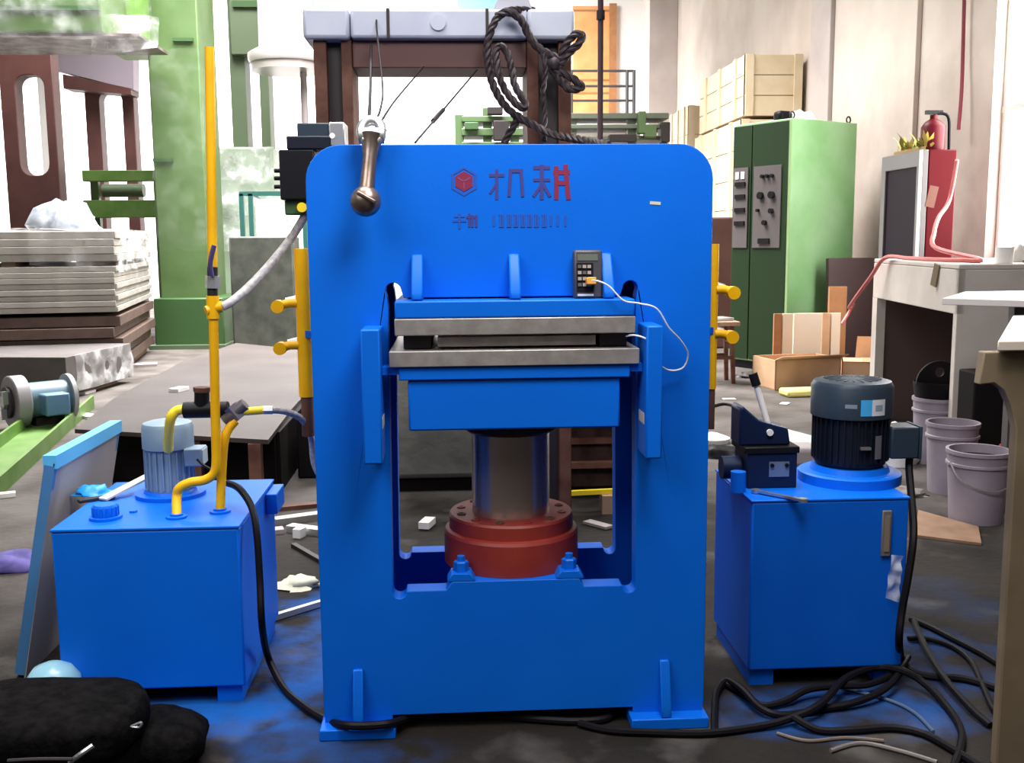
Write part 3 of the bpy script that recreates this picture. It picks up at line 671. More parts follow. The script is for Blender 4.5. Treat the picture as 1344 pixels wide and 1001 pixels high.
cable([fl(1192, 838, g), fl(1215, 838, g), fl(1250, 848, g), fl(1275, 868, g), fl(1290, 900, g), fl(1312, 940, g), fl(1360, 960, g)], .009, 'black cable curving from behind the tank towards the table leg')
cable([fl(1200, 815, .02), fl(1215, 850, .032), fl(1240, 890, .032), fl(1275, 930, .02), fl(1300, 952, g)], .010, 'black cable crossing over the others towards the table leg')
cable([fl(1090, 985, .006), fl(1130, 975, .006), fl(1180, 985, .006), fl(1230, 1000, .006)], .006, 'thin grey lead lying before the cable pile', m_=mat('grey_lead', (.14, .12, .11), .5))
cable([fl(1105, 902, .006), fl(1165, 918, .006), fl(1200, 935, .006), fl(1225, 960, .006)], .005, 'thin blue grey lead curving among the thick cables', m_=mat('blue_grey_lead', (.05, .09, .16), .5))
cable([fl(1020, 962, .005), fl(1060, 972, .005), fl(1110, 968, .005), fl(1160, 972, .005)], .005, 'thin brown lead on the concrete before the right unit', m_=mat('brown_lead', (.12, .09, .07), .5))

# ================================================================== things fixed round the press
vl = thing('solenoid_valve', 'black solenoid valve cluster with yellow plug behind the press shoulder', 'valve', (-.58, .46, 1.30))
def B(x0, y0, x1, y1, Y0, Y1, name, m_, par, bevel=.004):
    a, b = aY(x0, y1, Y0), aY(x1, y0, Y0); return MB().box(a.x, b.x, Y0, Y1, a.z, b.z).build(name, m_, par, bevel=bevel)
B(368, 196, 412, 262, .43, .53, 'valve_body', BLACK, vl)
B(376, 178, 436, 196, .43, .52, 'coil', MOTD, vl)
B(390, 161, 434, 180, .44, .52, 'coil_cap', MOTC, vl)
B(432, 160, 452, 192, .43, .53, 'end_cap', SILVER, vl)
B(374, 262, 406, 282, .45, .53, 'manifold', GREEND, vl)
q = aY(396, 272, .43); MB().cyl(q, q+Vector((0, .06, 0)), .014, 14).build('plug', YELB, vl)
for yy in (224, 234, 245): 
    a = aY(360, yy, .47); MB().cyl(a, a+Vector((.03, 0, 0)), .006, 8).build('stud', BLACK, vl)
q = aY(436, 178, .428); MB().cyl(q, q+Vector((0, .012, 0)), .008, 12).build('cap_screw', WHITE, vl)
MB().box(-.53, -.45, .402, .43, 1.40, 1.47).build('mount_bracket', DSTEEL, vl)
def side_tube(name, x0, y0, x1, y1, Y, label, arms, r, sgn):
    t = thing(name, label, 'pipe', aY((x0+x1)/2, y1, Y).to_tuple())
    a, b = aY(x0, y0, Y), aY(x1, y1, Y)
    MB().tube([b, a], r, 18).build('tube', YEL, t)
    for (px, py, tx) in arms:
        p, q = aY(px, py, Y-.01), aY(tx, py-4, Y-.005)
        MB().tube(smooth_path([q, (p+q)/2+Vector((0, 0, .004)), p]), .013, 12).build('arm', YEL, t)
        MB().tube([p+Vector((0, -.016, 0)), p+Vector((0, .02, 0))], .019, 14).build('arm_cap', YEL, t)
        MB().tube([p+Vector((-sgn*.02, .02, .014)), q+Vector((0, .02, .014))], .010, 8).build('arm_rod', SILVER, t)
    a2 = b - Vector((0, 0, .12)); MB().tube([a2, b], r*.8, 14).build('tube_stub', BROWN, t)
    bx = -.48 if sgn < 0 else .48
    MB().beam(Vector((a.x, a.y, a.z-.25)), Vector((bx, .38, a.z-.25)), .03, .02).build('tube_bracket', BLUE2, t)
    return t
side_tube('guard_tube', 396, 326, 403, 520, .47, 'thick yellow upright tube with two arms beside the black valve side', [(365, 402, 390), (368, 457, 392)], .0235, -1)
side_tube('guard_tube', 938, 320, 934, 510, .36, 'slim yellow upright tube with two hooked arms on the lever side of the press', [(962, 384, 940), (960, 442, 938)], .013, 1)

# ================================================================== OLD FRAME PRESS BEHIND
of = thing('steel_press_frame', 'older press frame with rusty columns and grey blue top beam behind the blue press', 'press frame', (-.18, 1.75, 0))
GY0, GY1 = 1.60, 1.88
def GX(x, y=120): return aY(x, y, GY0).x
for (a, b, c_, d) in ((413, 430, 449, 463), (692, 707, 733, 750)):
    co = MB().box(GX(b)-.002, GX(c_)+.002, GY0+.05, GY1-.02, 0, 2.075).build('column_web', DSTEEL, of)
    MB().box(GX(a), GX(b), GY0, GY1, 0, 2.075).build('column_flange', BROWN, of, bevel=.004)
    MB().box(GX(c_), GX(d), GY0, GY1, 0, 2.075).build('column_flange', BROWN, of, bevel=.004)
z0, z1 = aY(560, 50, GY0-.03).z, aY(560, 11, GY0-.03).z
tbm = MB().box(GX(463), GX(692), GY0-.03, GY1, z0, z1).build('top_beam', GREYB, of, bevel=.012)
for a, b in ((402, 462), (692, 753)): MB().box(GX(a), GX(b), GY0-.04, GY1+.01, z0-.004, z1).build('beam_end', GREYB, of, bevel=.014)
q = aY(575, 30, GY0-.03); MB().cyl(q+Vector((0, -.012, 0)), q+Vector((0, .01, 0)), .030, 28).build('beam_disc', GREYB, tbm)
for px in (512, 640): x = GX(px); MB().box(x-.006, x+.006, GY0-.033, GY0-.028, z0, z1).build('beam_seam', DSTEEL, tbm)
MB().box(GX(463), GX(692), GY0+.02, GY1-.02, aY(560, 88, GY0).z, z0).build('lower_beam', PURPB, of, bevel=.004)
q = aY(712, 8, GY0+.1); MB().cyl(Vector((q.x, q.y, z1)), Vector((q.x, q.y, z1+.02)), .022, 6).build('tie_nut', GREYB, of)
MB().plate([(GX(648), z1), (GX(700), z1), (GX(690), z1+.09), (GX(660), z1+.09)], [], GY0, GY0+.14).build('lifting_lug', mat('pale_lilac_paint', (.42, .42, .50), .5), of, bevel=.006)
cbk = thing('casting_block', 'grey green iron casting block on dark timber behind the old press frame', 'casting', (-.25, 2.9, 0))
MB().box(aY(500, 600, 2.6).x, aY(652, 600, 2.6).x, 2.62, 3.05, .07, .95).build('casting_body', mat('grey_green_casting', (.13, .135, .12), .7, col2=(.18, .18, .155), scale=8, bump=.2, bscale=18), cbk, bevel=.03)
MB().box(aY(500, 600, 2.6).x+.03, aY(652, 600, 2.6).x-.03, 2.66, 3.0, 0, .07).build('timber', mat('deep_black', (.008, .006, .006), .7, spec=.1), cbk)
mb_ = thing('clutter_filler', 'dark ledged block added as filler for dark clutter behind the press opening', 'machine', (.55, 2.7, 0))  # added block that darkens the view through the press opening
RB = mat('filler_dark_brown', (.020, .010, .009), .7, col2=(.05, .028, .022), scale=12, spec=.15)
MB().box(aY(690, 600, 2.4).x, aY(840, 600, 2.4).x, 2.45, 2.95, .05, .75).build('filler_body', RB, mb_, bevel=.01)
MB().box(aY(700, 600, 2.4).x, aY(836, 600, 2.4).x, 2.5, 2.9, 0, .05).build('filler_foot', DSTEEL, mb_)
for z_, d_ in ((.16, .05), (.28, .03), (.40, .06), (.52, .03)): MB().box(aY(745, 600, 2.4).x, aY(832, 600, 2.4).x, 2.45-d_, 2.449, z_, z_+.03).build('filler_ledge', BROWN, mb_)
MB().box(GX(463), GX(692), GY0+.04, GY1-.04, .80, .92).build('press_table', BROWN, of)

# wire rope draped over it
def RP(x, y, Y): return aY(x, y, Y)
rope1 = [RP(700, 14, 1.62), RP(672, 14, 1.55), RP(654, 22, 1.50), RP(642, 48, 1.48), RP(640, 78, 1.47), RP(646, 108, 1.46), RP(658, 132, 1.45), RP(675, 150, 1.44), RP(698, 163, 1.42), RP(722, 175, 1.38), RP(748, 181, 1.30), RP(775, 186, 1.2), RP(800, 191, 1.05)]
rope2 = [RP(656, 60, 1.46), RP(651, 68, 1.45), RP(654, 95, 1.43), RP(664, 120, 1.42), RP(682, 140, 1.41), RP(690, 137, 1.41), RP(676, 112, 1.42), RP(670, 82, 1.44), RP(664, 66, 1.46), RP(656, 60, 1.46)]
rope3 = [RP(652, 22, 1.50), RP(668, 16, 1.49), RP(684, 26, 1.49), RP(694, 46, 1.49), RP(706, 62, 1.48), RP(722, 72, 1.47), RP(735, 76, 1.46), RP(742, 60, 1.45), RP(754, 46, 1.44), RP(764, 46, 1.44), RP(760, 57, 1.44), RP(746, 70, 1.45), RP(736, 84, 1.46), RP(724, 92, 1.47), RP(742, 97, 1.46), RP(758, 108, 1.45), RP(763, 115, 1.45), RP(748, 117, 1.45), RP(738, 108, 1.46), RP(728, 96, 1.47)]
rope4 = [RP(712, 66, 1.47), RP(716, 90, 1.46), RP(713, 120, 1.47), RP(715, 150, 1.47), RP(714, 185, 1.45)]
rope5 = [RP(680, 148, 1.44), RP(676, 162, 1.45), RP(668, 176, 1.46), RP(662, 188, 1.46)]
wr1 = thing('wire_rope', 'oily dark wire rope draped in loops over the grey blue beam', 'wire rope', (.15, 1.45, 1.6))
def strand(pts, r, nm='rope_length'):
    P = smooth_path(pts, 8); b = MB(); b.tube(P, r*.62, 8)
    for k in range(3):   # three twisted strands
        tw = []
        L = 0
        for i, p in enumerate(P):
            if i: L += (P[i]-P[i-1]).length
            d = (P[min(i+1, len(P)-1)]-P[max(i-1, 0)]).normalized(); a = d.cross(Vector((0, 1, .2))).normalized(); c_ = d.cross(a)
            t = L/.05*2*PI*.5+2*PI*k/3; tw.append(p+(a*math.cos(t)+c_*math.sin(t))*r*.55)
        b.tube(tw, r*.5, 6)
    return b.build(nm, ROPE, wr1)
for L_, r in ((rope1, .016), (rope2, .015), (rope3, .016), (rope4, .011), (rope5, .015)): strand(L_, r)
MB().ball(RP(728, 84, 1.465), .028, 12).build('rope_knot', ROPE, wr1)
# thin slings from the beam to the lifting eye
for i, (pts, lab) in enumerate((
        ([aY(484, 160, -.03), aY(486, 120, .8), aY(487, 60, 1.56)], 'thin dark sling wire hanging straight down to the lifting eye'),
        ([aY(492, 162, -.03), aY(500, 140, .5), aY(502, 110, 1.0), aY(494, 30, 1.55), aY(499, 14, 1.58)], 'black sling wire bowed over the grey blue beam face'),
        ([aY(497, 165, -.02), aY(520, 130, .8), aY(556, 88, 1.6)], 'thin dark wire running aslant from the eye to the lower beam'),
        ([aY(545, 187, .3), aY(575, 152, 1.0), aY(626, 92, 1.6)], 'thin dark wire running aslant across the open frame with a knot'))):
    b = MB().tube(smooth_path(pts, 6), .0035 if i else .005, 6)
    if i == 3: b.tube([aY(568, 159, .9), aY(582, 144, 1.1)], .008, 6)
    tag(b.build('sling_wire', RUBBER), lab, 'wire')

# ================================================================== RUSTY PLATFORM
pf = thing('steel_platform', 'low rusty steel plate platform on legs behind the left tank', 'platform', (-1.6, 3.6, 0))
pz = .34
pg_ = [fl(x, y, pz) for x, y in ((98, 563), (352, 577), (380, 540), (415, 500), (415, 460), (310, 450), (240, 474), (150, 522))]
MB().plate([(p.x, p.y) for p in pg_], [], pz-.022, pz, 'Z').build('top_plate', mat('rusty_plate_top', (.022, .011, .009), .65, .0, col2=(.040, .029, .025), scale=2.2, detail=8), pf)
for x, y in ((330, 580), (120, 566), (250, 574)):
    p = fl(x, y, pz); MB().box(p.x-.03, p.x+.03, p.y+.06, p.y+.12, 0, pz-.022).build('leg', BROWN, pf)
for x, y in ((395, 470), (300, 458)):
    p = fl(x, y, pz); MB().box(p.x-.05, p.x+.05, p.y-.1, p.y, 0, pz-.022).build('leg', BROWN, pf)
MB().plate([(-2.06, 3.02), (-1.08, 2.66), (-1.08, 2.70), (-2.06, 3.06)], [], 0, pz-.023, 'Z').build('shade_sheet', mat('deep_black', (.008, .006, .006), .7, spec=.1), pf)  # added black sheet, keeps the space under the platform dark
MB().box(-1.09, -1.06, 2.71, 4.6, 0, pz-.023).build('side_shade_sheet', mat('deep_black', (0, 0, 0)), pf)  # second added sheet, blacks out the platform from the side
dk0, dk1 = aY(352, 640, 3.0), aY(436, 548, 3.0)
tag(MB().box(max(dk0.x, -1.02), dk1.x, 3.0, 3.7, 0, dk1.z).build('black_gap_box', mat('gap_box_black', (.007, .0055, .0055), .7, spec=.1), bevel=.01), 'low plain black box added in the dark gap beside the rusty platform', 'machine')  # plain black box added to fill the dark gap by the platform

# floor scraps
def bar(p, q, wx, wy, m_, name, label, cat='scrap', group=None): return tag(MB().beam(p, q, wx, wy).build(name, m_), label, cat, group)
bar(fl(352, 812, .014), fl(428, 789, .014), .020, .020, mat('pale_rod', (.6, .58, .58), .3, .5), 'metal_rod', 'bright metal rod on the blue stained floor beside the left tank', 'rod')
lump('cotton_waste', (*fl(392, 768)[:2], 0), .085, (1.1, .7, .35), mat('cream_waste', (.62, .60, .46), .9), 'cream cotton waste heap on the floor between tank and press', 'rag', 6, .6)
for i, (x0, y0, x1, y1, wd, hh, lab) in enumerate((
        (352, 668, 415, 662, .05, .02, 'brown flat bar at the platform foot'),
        (360, 684, 420, 676, .06, .03, 'grey twisted offcut on the scrap heap'),
        (380, 692, 425, 698, .05, .03, 'pale steel offcut lying across the scrap heap'),
        (352, 697, 372, 695, .06, .02, 'short grey offcut before the scrap heap'),
        (388, 698, 398, 699, .05, .04, 'small white block before the scrap heap'),
        (385, 715, 425, 738, .022, .018, 'dark round bar near the cotton waste'))):
    m_ = (BROWN, SILVER, GAL, GREYP, PAPER, DSTEEL)[i]
    bar(fl(x0, y0, hh/2), fl(x1, y1, hh/2), wd, hh, m_, 'metal_offcut', lab, 'offcut')
bar(fl(726, 648, .10), fl(806, 644, .10), .022, .022, YELB, 'yellow_bar', 'yellow painted bar lying behind the red cylinder', 'bar')
qb = fl(800, 645, .10); tag(MB().box(qb.x-.04, qb.x+.02, qb.y-.04, qb.y+.05, 0, .0885).build('bar_support', WOODD), 'small wood block propping the yellow bar', 'block')
bar(fl(556, 690, .02), fl(565, 682, .02), .05, .03, PAPER, 'paper_scrap', 'white paper scrap on the floor seen through the press', 'scrap')
bar(fl(770, 684, .01), fl(800, 692, .01), .05, .012, GREYP, 'board_offcut', 'pale board offcut behind the press cylinder', 'offcut')
for i, (x, y, s, lab) in enumerate(((8, 652, .05, 'white paper scrap near the purple cloth'), (112, 516, .10, 'small white foam scrap beside the wrapped slab'), (115, 548, .09, 'flat white scrap by the platform edge'),
        (183, 480, .2, 'grey flat scrap by the green column foot'), (235, 513, .07, 'white chip lying on the rusty platform'), (378, 444, .16, 'bright metal strip behind the platform'), (350, 436, .2, 'long bright offcut behind the platform'))):
    z = pz if 'platform' in lab and 'on the' in lab else 0
    p = fl(x, y, z); tag(MB().obox((p.x, p.y, z+.012), s*1.8, s, .022, rz=.4+i, rx=0).build('floor_scrap', PAPER if 'white' in lab else GAL if 'bright' in lab else GREYP), lab, 'scrap')
q = fl(20, 745); lump('purple_cloth', (q.x-.05, q.y, 0), .17, (1.2, .5, .35), mat('purple_cloth', (.04, .035, .16), .8, col2=(.1, .08, .28), scale=14), 'crumpled purple cloth on the floor beside the leaning panel', 'cloth', 11, .4)

# ================================================================== PLATE STACKS
ang = math.radians(9.5)
c0 = Vector((-3.30, 7.3, 0))
def stack(z0, n, t, gap, w_, d_, m_, label, group, jit=.02, dx=0, dy=0, cat='plate'):
    for k in range(n):
        j = random.uniform(-jit, jit)
        mb = MB().box(c0.x-w_+j+dx, c0.x+j+dx, c0.y+dy+j, c0.y+dy+d_, z0+k*(t+gap), z0+k*(t+gap)+t).rotz(c0, ang)
        tag(mb.build('steel_plate', m_, bevel=.004), label.replace('@', ('lowest', 'second from below', 'third from below', 'fourth from below', 'fifth from below', 'sixth from below', 'seventh from below', 'eighth from below')[k] if k < n-1 else 'topmost'), cat, group)
for x in (-2.6, -1.3, -.1):
    tag(MB().box(c0.x+x-.08, c0.x+x, c0.y, c0.y+2.7, 0, .10).rotz(c0, ang).build('timber_bearer', WOODD), 'dark timber bearer under the plate stack by the green column', 'timber', 'bearers under the plate stack')
stack(.10, 5, .095, .010, 3.0, 2.7, PLATEB, 'thick brown plate, @ among the brown plates by the green column', 'brown plates at the stack foot', .06)
stack(.655, 8, .050, .004, 3.0, 2.7, PLATE, 'bare grey plate, @ among the unwrapped plates by the green column', 'bare plates in the middle of the stack', .025)
for x in (-1.9, -.9, -.25):
    tag(MB().box(c0.x+x-.12, c0.x+x, c0.y+.1, c0.y+2.6, 1.0865, 1.128).rotz(c0, ang).build('timber_spacer', WOODD), 'dark timber spacer between plate layers of the wrapped stack', 'timber', 'spacers in the plate stack')
stack(1.13, 4, .066, .004, 3.0, 2.7, PLATE, 'pale grey plate, @ among the film wrapped plates by the green column', 'wrapped plates on top of the stack', .015)
R_ = Matrix.Translation(c0) @ Matrix.Rotation(ang, 4, 'Z')
def sp(x, y, z): return R_ @ Vector((x, y, z))
tf = thing('stretch_film', 'clear stretch film wrapped round the top plates of the stack', 'plastic film', sp(-1.5, 1.5, 1.41).to_tuple())
sheet('film_side', FILMW, (sp(.03, 0, 1.02), sp(.03, 2.7, 1.05), sp(.03, 2.7, 1.43), sp(.03, 0, 1.43)), 24, 8, tf, .04, 5, 1)
sheet('film_front', FILM, (sp(-.75, -.03, 1.10), sp(.03, -.03, 1.02), sp(.03, -.03, 1.43), sp(-.75, -.03, 1.43)), 10, 8, tf, .03, 5, 2)
sheet('film_top', FILMW, (sp(-3.0, -.03, 1.425), sp(.03, -.03, 1.425), sp(.03, 2.7, 1.425), sp(-3.0, 2.7, 1.425)), 24, 20, tf, .018, 3, 3)
q = aY(72, 296, 7.9); lump('film_bundle', (q.x, 8.2, 1.435), .30, (1.15, .8, .95), mat('pale_film_bundle', (.13, .15, .17), .3, col2=(.3, .33, .37), scale=9), 'crumpled pale film bundle on top of the plate stack', 'plastic film', 15, .35)
# low slab in front, wrapped
c1 = Vector((-3.36, 6.05, 0)); a1 = math.radians(-9)
s1 = thing('steel_slab', 'wide grey steel slab with film on its end, before the plate stack', 'slab', c1.to_tuple())
zs = aY(68, 468, 6.1).z
MB().box(c1.x-2.4, c1.x, c1.y, c1.y+1.15, .05, zs).rotz(c1, a1).build('slab_body', mat('slab_grey', (.075, .066, .062), .6, .1, col2=(.10, .09, .086), scale=4), s1, bevel=.006)
for x in (-2.0, -.1): MB().box(c1.x+x-.08, c1.x+x, c1.y+.1, c1.y+1.05, 0, .05).rotz(c1, a1).build('slab_foot', WOODD, s1)
M1 = Matrix.Translation(c1) @ Matrix.Rotation(a1, 4, 'Z')
sheet('slab_film', FILMW, (M1 @ Vector((.02, .1, .06)), M1 @ Vector((.02, 1.15, .06)), M1 @ Vector((.02, 1.15, zs+.01)), M1 @ Vector((.02, .1, zs+.01))), 20, 10, s1, .03, 7, 6)
# gear motor on green channel
gm = thing('gear_motor', 'grey blue flanged gear motor lying beside the green channel', 'motor', (-3.0, 4.5, 0))
gc = aY(22, 527, 4.7)
axd = Vector((.75, .65, .0)).normalized()
MB().tube([gc-axd*.05, gc+axd*.05], .185, 32).build('flange', mat('flange_grey', (.22, .21, .22), .5, .3), gm, bevel=.01)
MB().tube([gc-axd*.075, gc-axd*.052], .11, 24).build('flange_recess', DSTEEL, gm)
MB().tube([gc-axd*.10, gc-axd*.07], .045, 16).build('shaft_end', GAL, gm)
for k in range(3):
    MB().obox(gc-axd*.085+Vector((-.65, .75, 0)).normalized()*(.07*math.cos(2.1*k+.4))+Vector((0, 0, .07*math.sin(2.1*k+.4))), .05, .02, .09, rz=.7).build('hub_spoke', GAL, gm)
MB().tube([gc+axd*.05, gc+axd*.34], .125, 24).build('motor_body', mat('pale_blue_motor', (.10, .17, .21), .4), gm)
MB().tube([gc+axd*.34, gc+axd*.37], .165, 28).build('rear_flange', mat('pale_grey_rim', (.28, .28, .28), .5), gm)
MB().obox(gc+axd*.2+Vector((.10, -.12, -.02)), .17, .15, .15, rz=.72).build('terminal_box', mat('terminal_blue', (.08, .17, .28), .4), gm, bevel=.01)
zz = gc.z-.185
MB().obox(gc+axd*.2+Vector((0, 0, -.125-(zz+.06)/2)), .2, .12, max(.05, zz+.06), rz=.72).build('foot', DSTEEL, gm)
ch = thing('green_channel', 'bright green steel channel lying on the floor beside the gear motor', 'channel', fl(50, 580).to_tuple())
a, b = fl(-60, 668), fl(96, 536)
d = (b-a).normalized(); n = Vector((-d.y, d.x, 0))
MB().beam(a+Vector((0, 0, .01)), b+Vector((0, 0, .01)), .30, .02).build('web', GREENB, ch)
for s in (-1, 1): MB().beam(a+n*s*.15+Vector((0, 0, .05)), b+n*s*.15+Vector((0, 0, .05)), .02, .10).build('flange', GREENB, ch)

# ================================================================== GREEN PRESS (left background)
gp = thing('green_press', 'large green press with boxed column and film wrapped crosshead', 'press', (-3.6, 10.8, 0))
x0, x1 = aY(203, 250, 10.4).x, aY(270, 250, 10.4).x
MB().box(x0, x1, 10.4, 11.3, 0, 5.2).build('column', GREEN, gp, bevel=.02)
MB().box(x0-.05, x1+.18, 10.25, 11.45, 0, .62).build('column_foot', GREEND, gp, bevel=.015)
MB().box(x0-.1, x1+.2, 10.15, 11.5, 0, .05).build('base_plate', OLIVE, gp)
q = aY(195, 40, 9.7)
MB().box(x0-.42, x0+.05, 9.9, 10.9, aY(190, 60, 9.9).z, 5.0).build('column_cheek', GREENB, gp, bevel=.02)
zc = aY(100, 42, 9.0).z
MB().box(-7.5, aY(132, 20, 9).x, 9.0, 10.2, zc, zc+.75).build('crosshead', GREEN, gp, bevel=.02)
MB().box(-7.5, aY(132, 20, 9).x, 8.97, 9.0, aY(100, 14, 9).z, aY(100, 8, 9).z).build('crosshead_band', GREEND, gp)
MB().box(-7.5, aY(200, 20, 9.6).x, 9.05, 10.2, zc-.03, zc-.001).build('crosshead_packing', mat('brown_film_pack', (.055, .038, .033), .5, col2=(.18, .15, .14), scale=7), gp)
sheet('film_wrap', FILM, ((-6.2, 8.9, zc-.04), (aY(205, 20, 9).x, 8.9, zc-.10), (aY(200, 0, 9).x, 8.9, zc+.5), (-6.2, 8.9, zc+.5)), 30, 10, gp, .07, 4, 8)
sheet('film_curtain', FILMW, (aY(120, 75, 9.2), aY(205, 62, 9.2), aY(205, 20, 9.2), aY(120, 20, 9.2)), 16, 10, gp, .09, 5, 12)
sheet('column_film', FILMC, ((x0, 10.33, 1.2), (x1+.03, 10.33, 1.2), (x1+.03, 10.33, 3.6), (x0, 10.33, 3.6)), 10, 22, gp, .05, 4, 13)
for yy in (52, 210):
    p = aY(214 if yy > 100 else 240, yy, 10.38); MB().box(p.x-.12, p.x+.12, 10.36, 10.4, p.z-.02, p.z+.02).build('column_latch', GREEND, gp)
# green rails at the column
for (ya, yb, xa) in ((223, 238, 108), (262, 286, 110)):
    pa_, pb2 = aY(xa, yb, 11.6), aY(212, ya, 11.6)
    b = tag(MB().box(pa_.x, pb2.x, 11.6, 11.75, pa_.z, pb2.z).build('green_rail', GREENB, bevel=.008), 'upper narrow green rail beside the green column' if ya < 250 else 'lower broad green rail beside the green column', 'rail')
p = aY(125, 300, 11.6)
rk = thing('rail_rack', 'green rail stand with round drum between the green rails', 'stand', (p.x, 11.9, 0))
for px in (122, 205): x = aY(px, 250, 11.7).x; MB().box(x-.05, x+.05, 11.76, 11.86, 0, aY(px, 224, 11.7).z).build('post', GREEN, rk)
q = aY(160, 250, 12.0); MB().cyl(q-Vector((.25, 0, 0)), q+Vector((.30, 0, 0)), .09, 16).build('drum', OLIVE, rk)
MB().box(aY(122, 250, 11.8).x, aY(205, 250, 11.8).x, 11.87, 12.1, .2, .26).build('shelf', GREEN, rk)

# brown primer frames
def slot_frame(name, x0, x1, Y, z1, sx0, sx1, sz0, sz1, label, rr=.14):
    def rrect(a, b, c_, d, r):
        return arc(b-r, c_+r, r, -90, 0, 5)+arc(b-r, d-r, r, 0, 90, 5)+arc(a+r, d-r, r, 90, 180, 5)+arc(a+r, c_+r, r, 180, 270, 5)
    t = thing(name, label, 'frame plate', ((x0+x1)/2, Y, 0))
    MB().plate([(x0, 0), (x1, 0), (x1, z1), (x0, z1)], [rrect(sx0, sx1, sz0, sz1, rr)], Y, Y+.25).build('frame_plate', PURPB, t, bevel=.01)
    MB().box(x0-.1, x1+.1, Y-.1, Y+.35, 0, .06).build('foot_plate', PURPB, t)
    return t
Yf = 11.2
xa, xb = aY(2, 150, Yf).x, aY(72, 150, Yf).x
slot_frame('frame_plate', xa, xb, Yf, aY(30, 66, Yf).z, aY(22, 150, Yf).x, aY(60, 150, Yf).x, aY(40, 230, Yf).z, aY(40, 98, Yf).z, 'tall brown primed press side plate with rounded slot, before the lavender beam')
Yg = 13.5
xa2, xb2 = aY(112, 150, Yg).x, aY(176, 150, Yg).x
slot_frame('frame_plate', xa2, xb2, Yg, aY(130, 100, Yg).z, aY(131, 150, Yg).x, aY(161, 150, Yg).x, .9, aY(140, 120, Yg).z, 'narrow brown primed press side plate with rounded slot under the lavender beam')
lb = thing('lavender_beam', 'lavender primed crossbeam resting on the narrow brown side plate', 'beam', (-5.5, 13.4, aY(130, 100, Yg).z))
MB().plate([(aY(62, 70, 13.2).x, aY(62, 90, 13.2).z), (aY(175, 118, 13.2).x, aY(175, 118, 13.2).z), (aY(175, 60, 13.2).x, aY(175, 60, 13.2).z), (aY(62, 60, 13.2).x, aY(62, 60, 13.2).z)], [], 13.2, 13.5).build('beam_web', LAV, lb, bevel=.01)
MB().plate([(aY(82, 98, 13.15).x, aY(82, 116, 13.15).z), (aY(172, 124, 13.15).x, aY(172, 124, 13.15).z), (aY(172, 116, 13.15).x, aY(172, 116, 13.15).z), (aY(82, 98, 13.15).x, aY(82, 97, 13.15).z)], [], 13.15, 13.55).build('beam_flange', PURPB, lb)
xg = aY(66, 150, 13.4).x
MB().box(xg-.12, xg+.12, 13.3, 13.5, 0, aY(62, 90, 13.2).z).build('beam_post', WHITE, lb)

# ================================================================== WRAPPED PRESS behind the yellow pipe
YW = 12.5
wp = thing('olive_press', 'olive green press with twin columns and film wrapped base behind the yellow pipe', 'press', (aY(330, 250, YW).x, YW+.4, 0))
for a, b in ((304, 324), (342, 354)): MB().box(aY(a, 150, YW).x, aY(b, 150, YW).x, YW, YW+.4, .3, 5.0).build('column', OLIVE, wp, bevel=.01)
MB().box(aY(302, 20, YW).x, aY(356, 20, YW).x, YW-.1, YW+.5, aY(330, 74, YW).z, 5.2).build('crosshead', OLIVE, wp, bevel=.02)
MB().box(aY(308, 20, YW).x, aY(352, 20, YW).x, YW-.14, YW-.1, aY(330, 12, YW).z, aY(330, 4, YW).z).build('crosshead_band', GREEND, wp)
MB().box(aY(288, 300, YW).x, aY(368, 300, YW).x, YW-.4, YW+.8, 0, aY(330, 196, YW).z).build('base', mat('pale_olive', (.26, .34, .24), .5), wp, bevel=.03)
a, b = aY(284, 330, YW-.5), aY(374, 192, YW-.5)
sheet('film_wrap', FILMW, ((a.x, a.y, a.z), (b.x, a.y, a.z), (b.x, a.y, b.z), (a.x, a.y, b.z)), 16, 22, wp, .10, 3, 21)
# round hood
YH = 11.5
hc = aY(376, 60, YH); hx = hc.x
sc_ = (YH+2.6)/1350
hd = thing('round_hood', 'grey round hood with flared rim on a post behind the black valve', 'hood', (hx, YH, 0))
zr = aY(376, 84, YH).z
MB().lathe((hx, YH, 0), [(46*sc_, zr), (48*sc_, zr+.04), (48*sc_, zr+.12), (34*sc_, zr+.2), (33*sc_, zr+1.6)], 36).build('hood_shell', mat('pale_grey_hood', (.50, .46, .46), .4, .2), hd)
MB().lathe((hx, YH, 0), [(44*sc_, zr-.10), (44*sc_, zr-.002)], 36).build('hood_rim', mat('hood_rim_grey', (.34, .31, .30), .4, .3), hd)
x = aY(400, 150, YH).x; MB().cyl((x, YH, 0), (x, YH, zr), .045, 12).build('post', mat('post_grey_brown', (.2, .17, .17), .5), hd)
MB().lathe((x, YH, 0), [(.2, 0), (.2, .03)], 20).build('post_base', DSTEEL, hd)
# teal rack + boxes
YT = 9.6
tt = thing('teal_rack', 'teal painted open frame rack behind the grey hose', 'rack', (aY(355, 400, YT).x, YT, 0))
ztp = aY(350, 254, YT).z
for px in (318, 330, 400): x = aY(px, 300, YT).x; MB().box(x-.025, x+.025, YT, YT+.05, 0, ztp).build('post', TEAL, tt)
for zz in (ztp, .55): MB().box(aY(316, 300, YT).x, aY(402, 300, YT).x, YT, YT+.05, zz-.025, zz+.025).build('rail', TEAL, tt)
MB().beam(Vector((aY(334, 262, YT).x, YT+.03, ztp-.02)), aY(362, 276, YT+.03), .03, .03).build('brace', GREYB, tt)
xx0, xx1 = aY(336, 300, 10.3).x, aY(366, 300, 10.3).x
cw = tag(MB().box(xx0, xx1, 10.3, 10.8, 0, aY(350, 262, 10.3).z).build('white_cabinet', mat('white_cabinet', (.72, .68, .66), .5), bevel=.03), 'small white cabinet behind the teal rack', 'cabinet')
xx0, xx1 = aY(302, 360, 9.0).x, aY(386, 360, 9.0).x
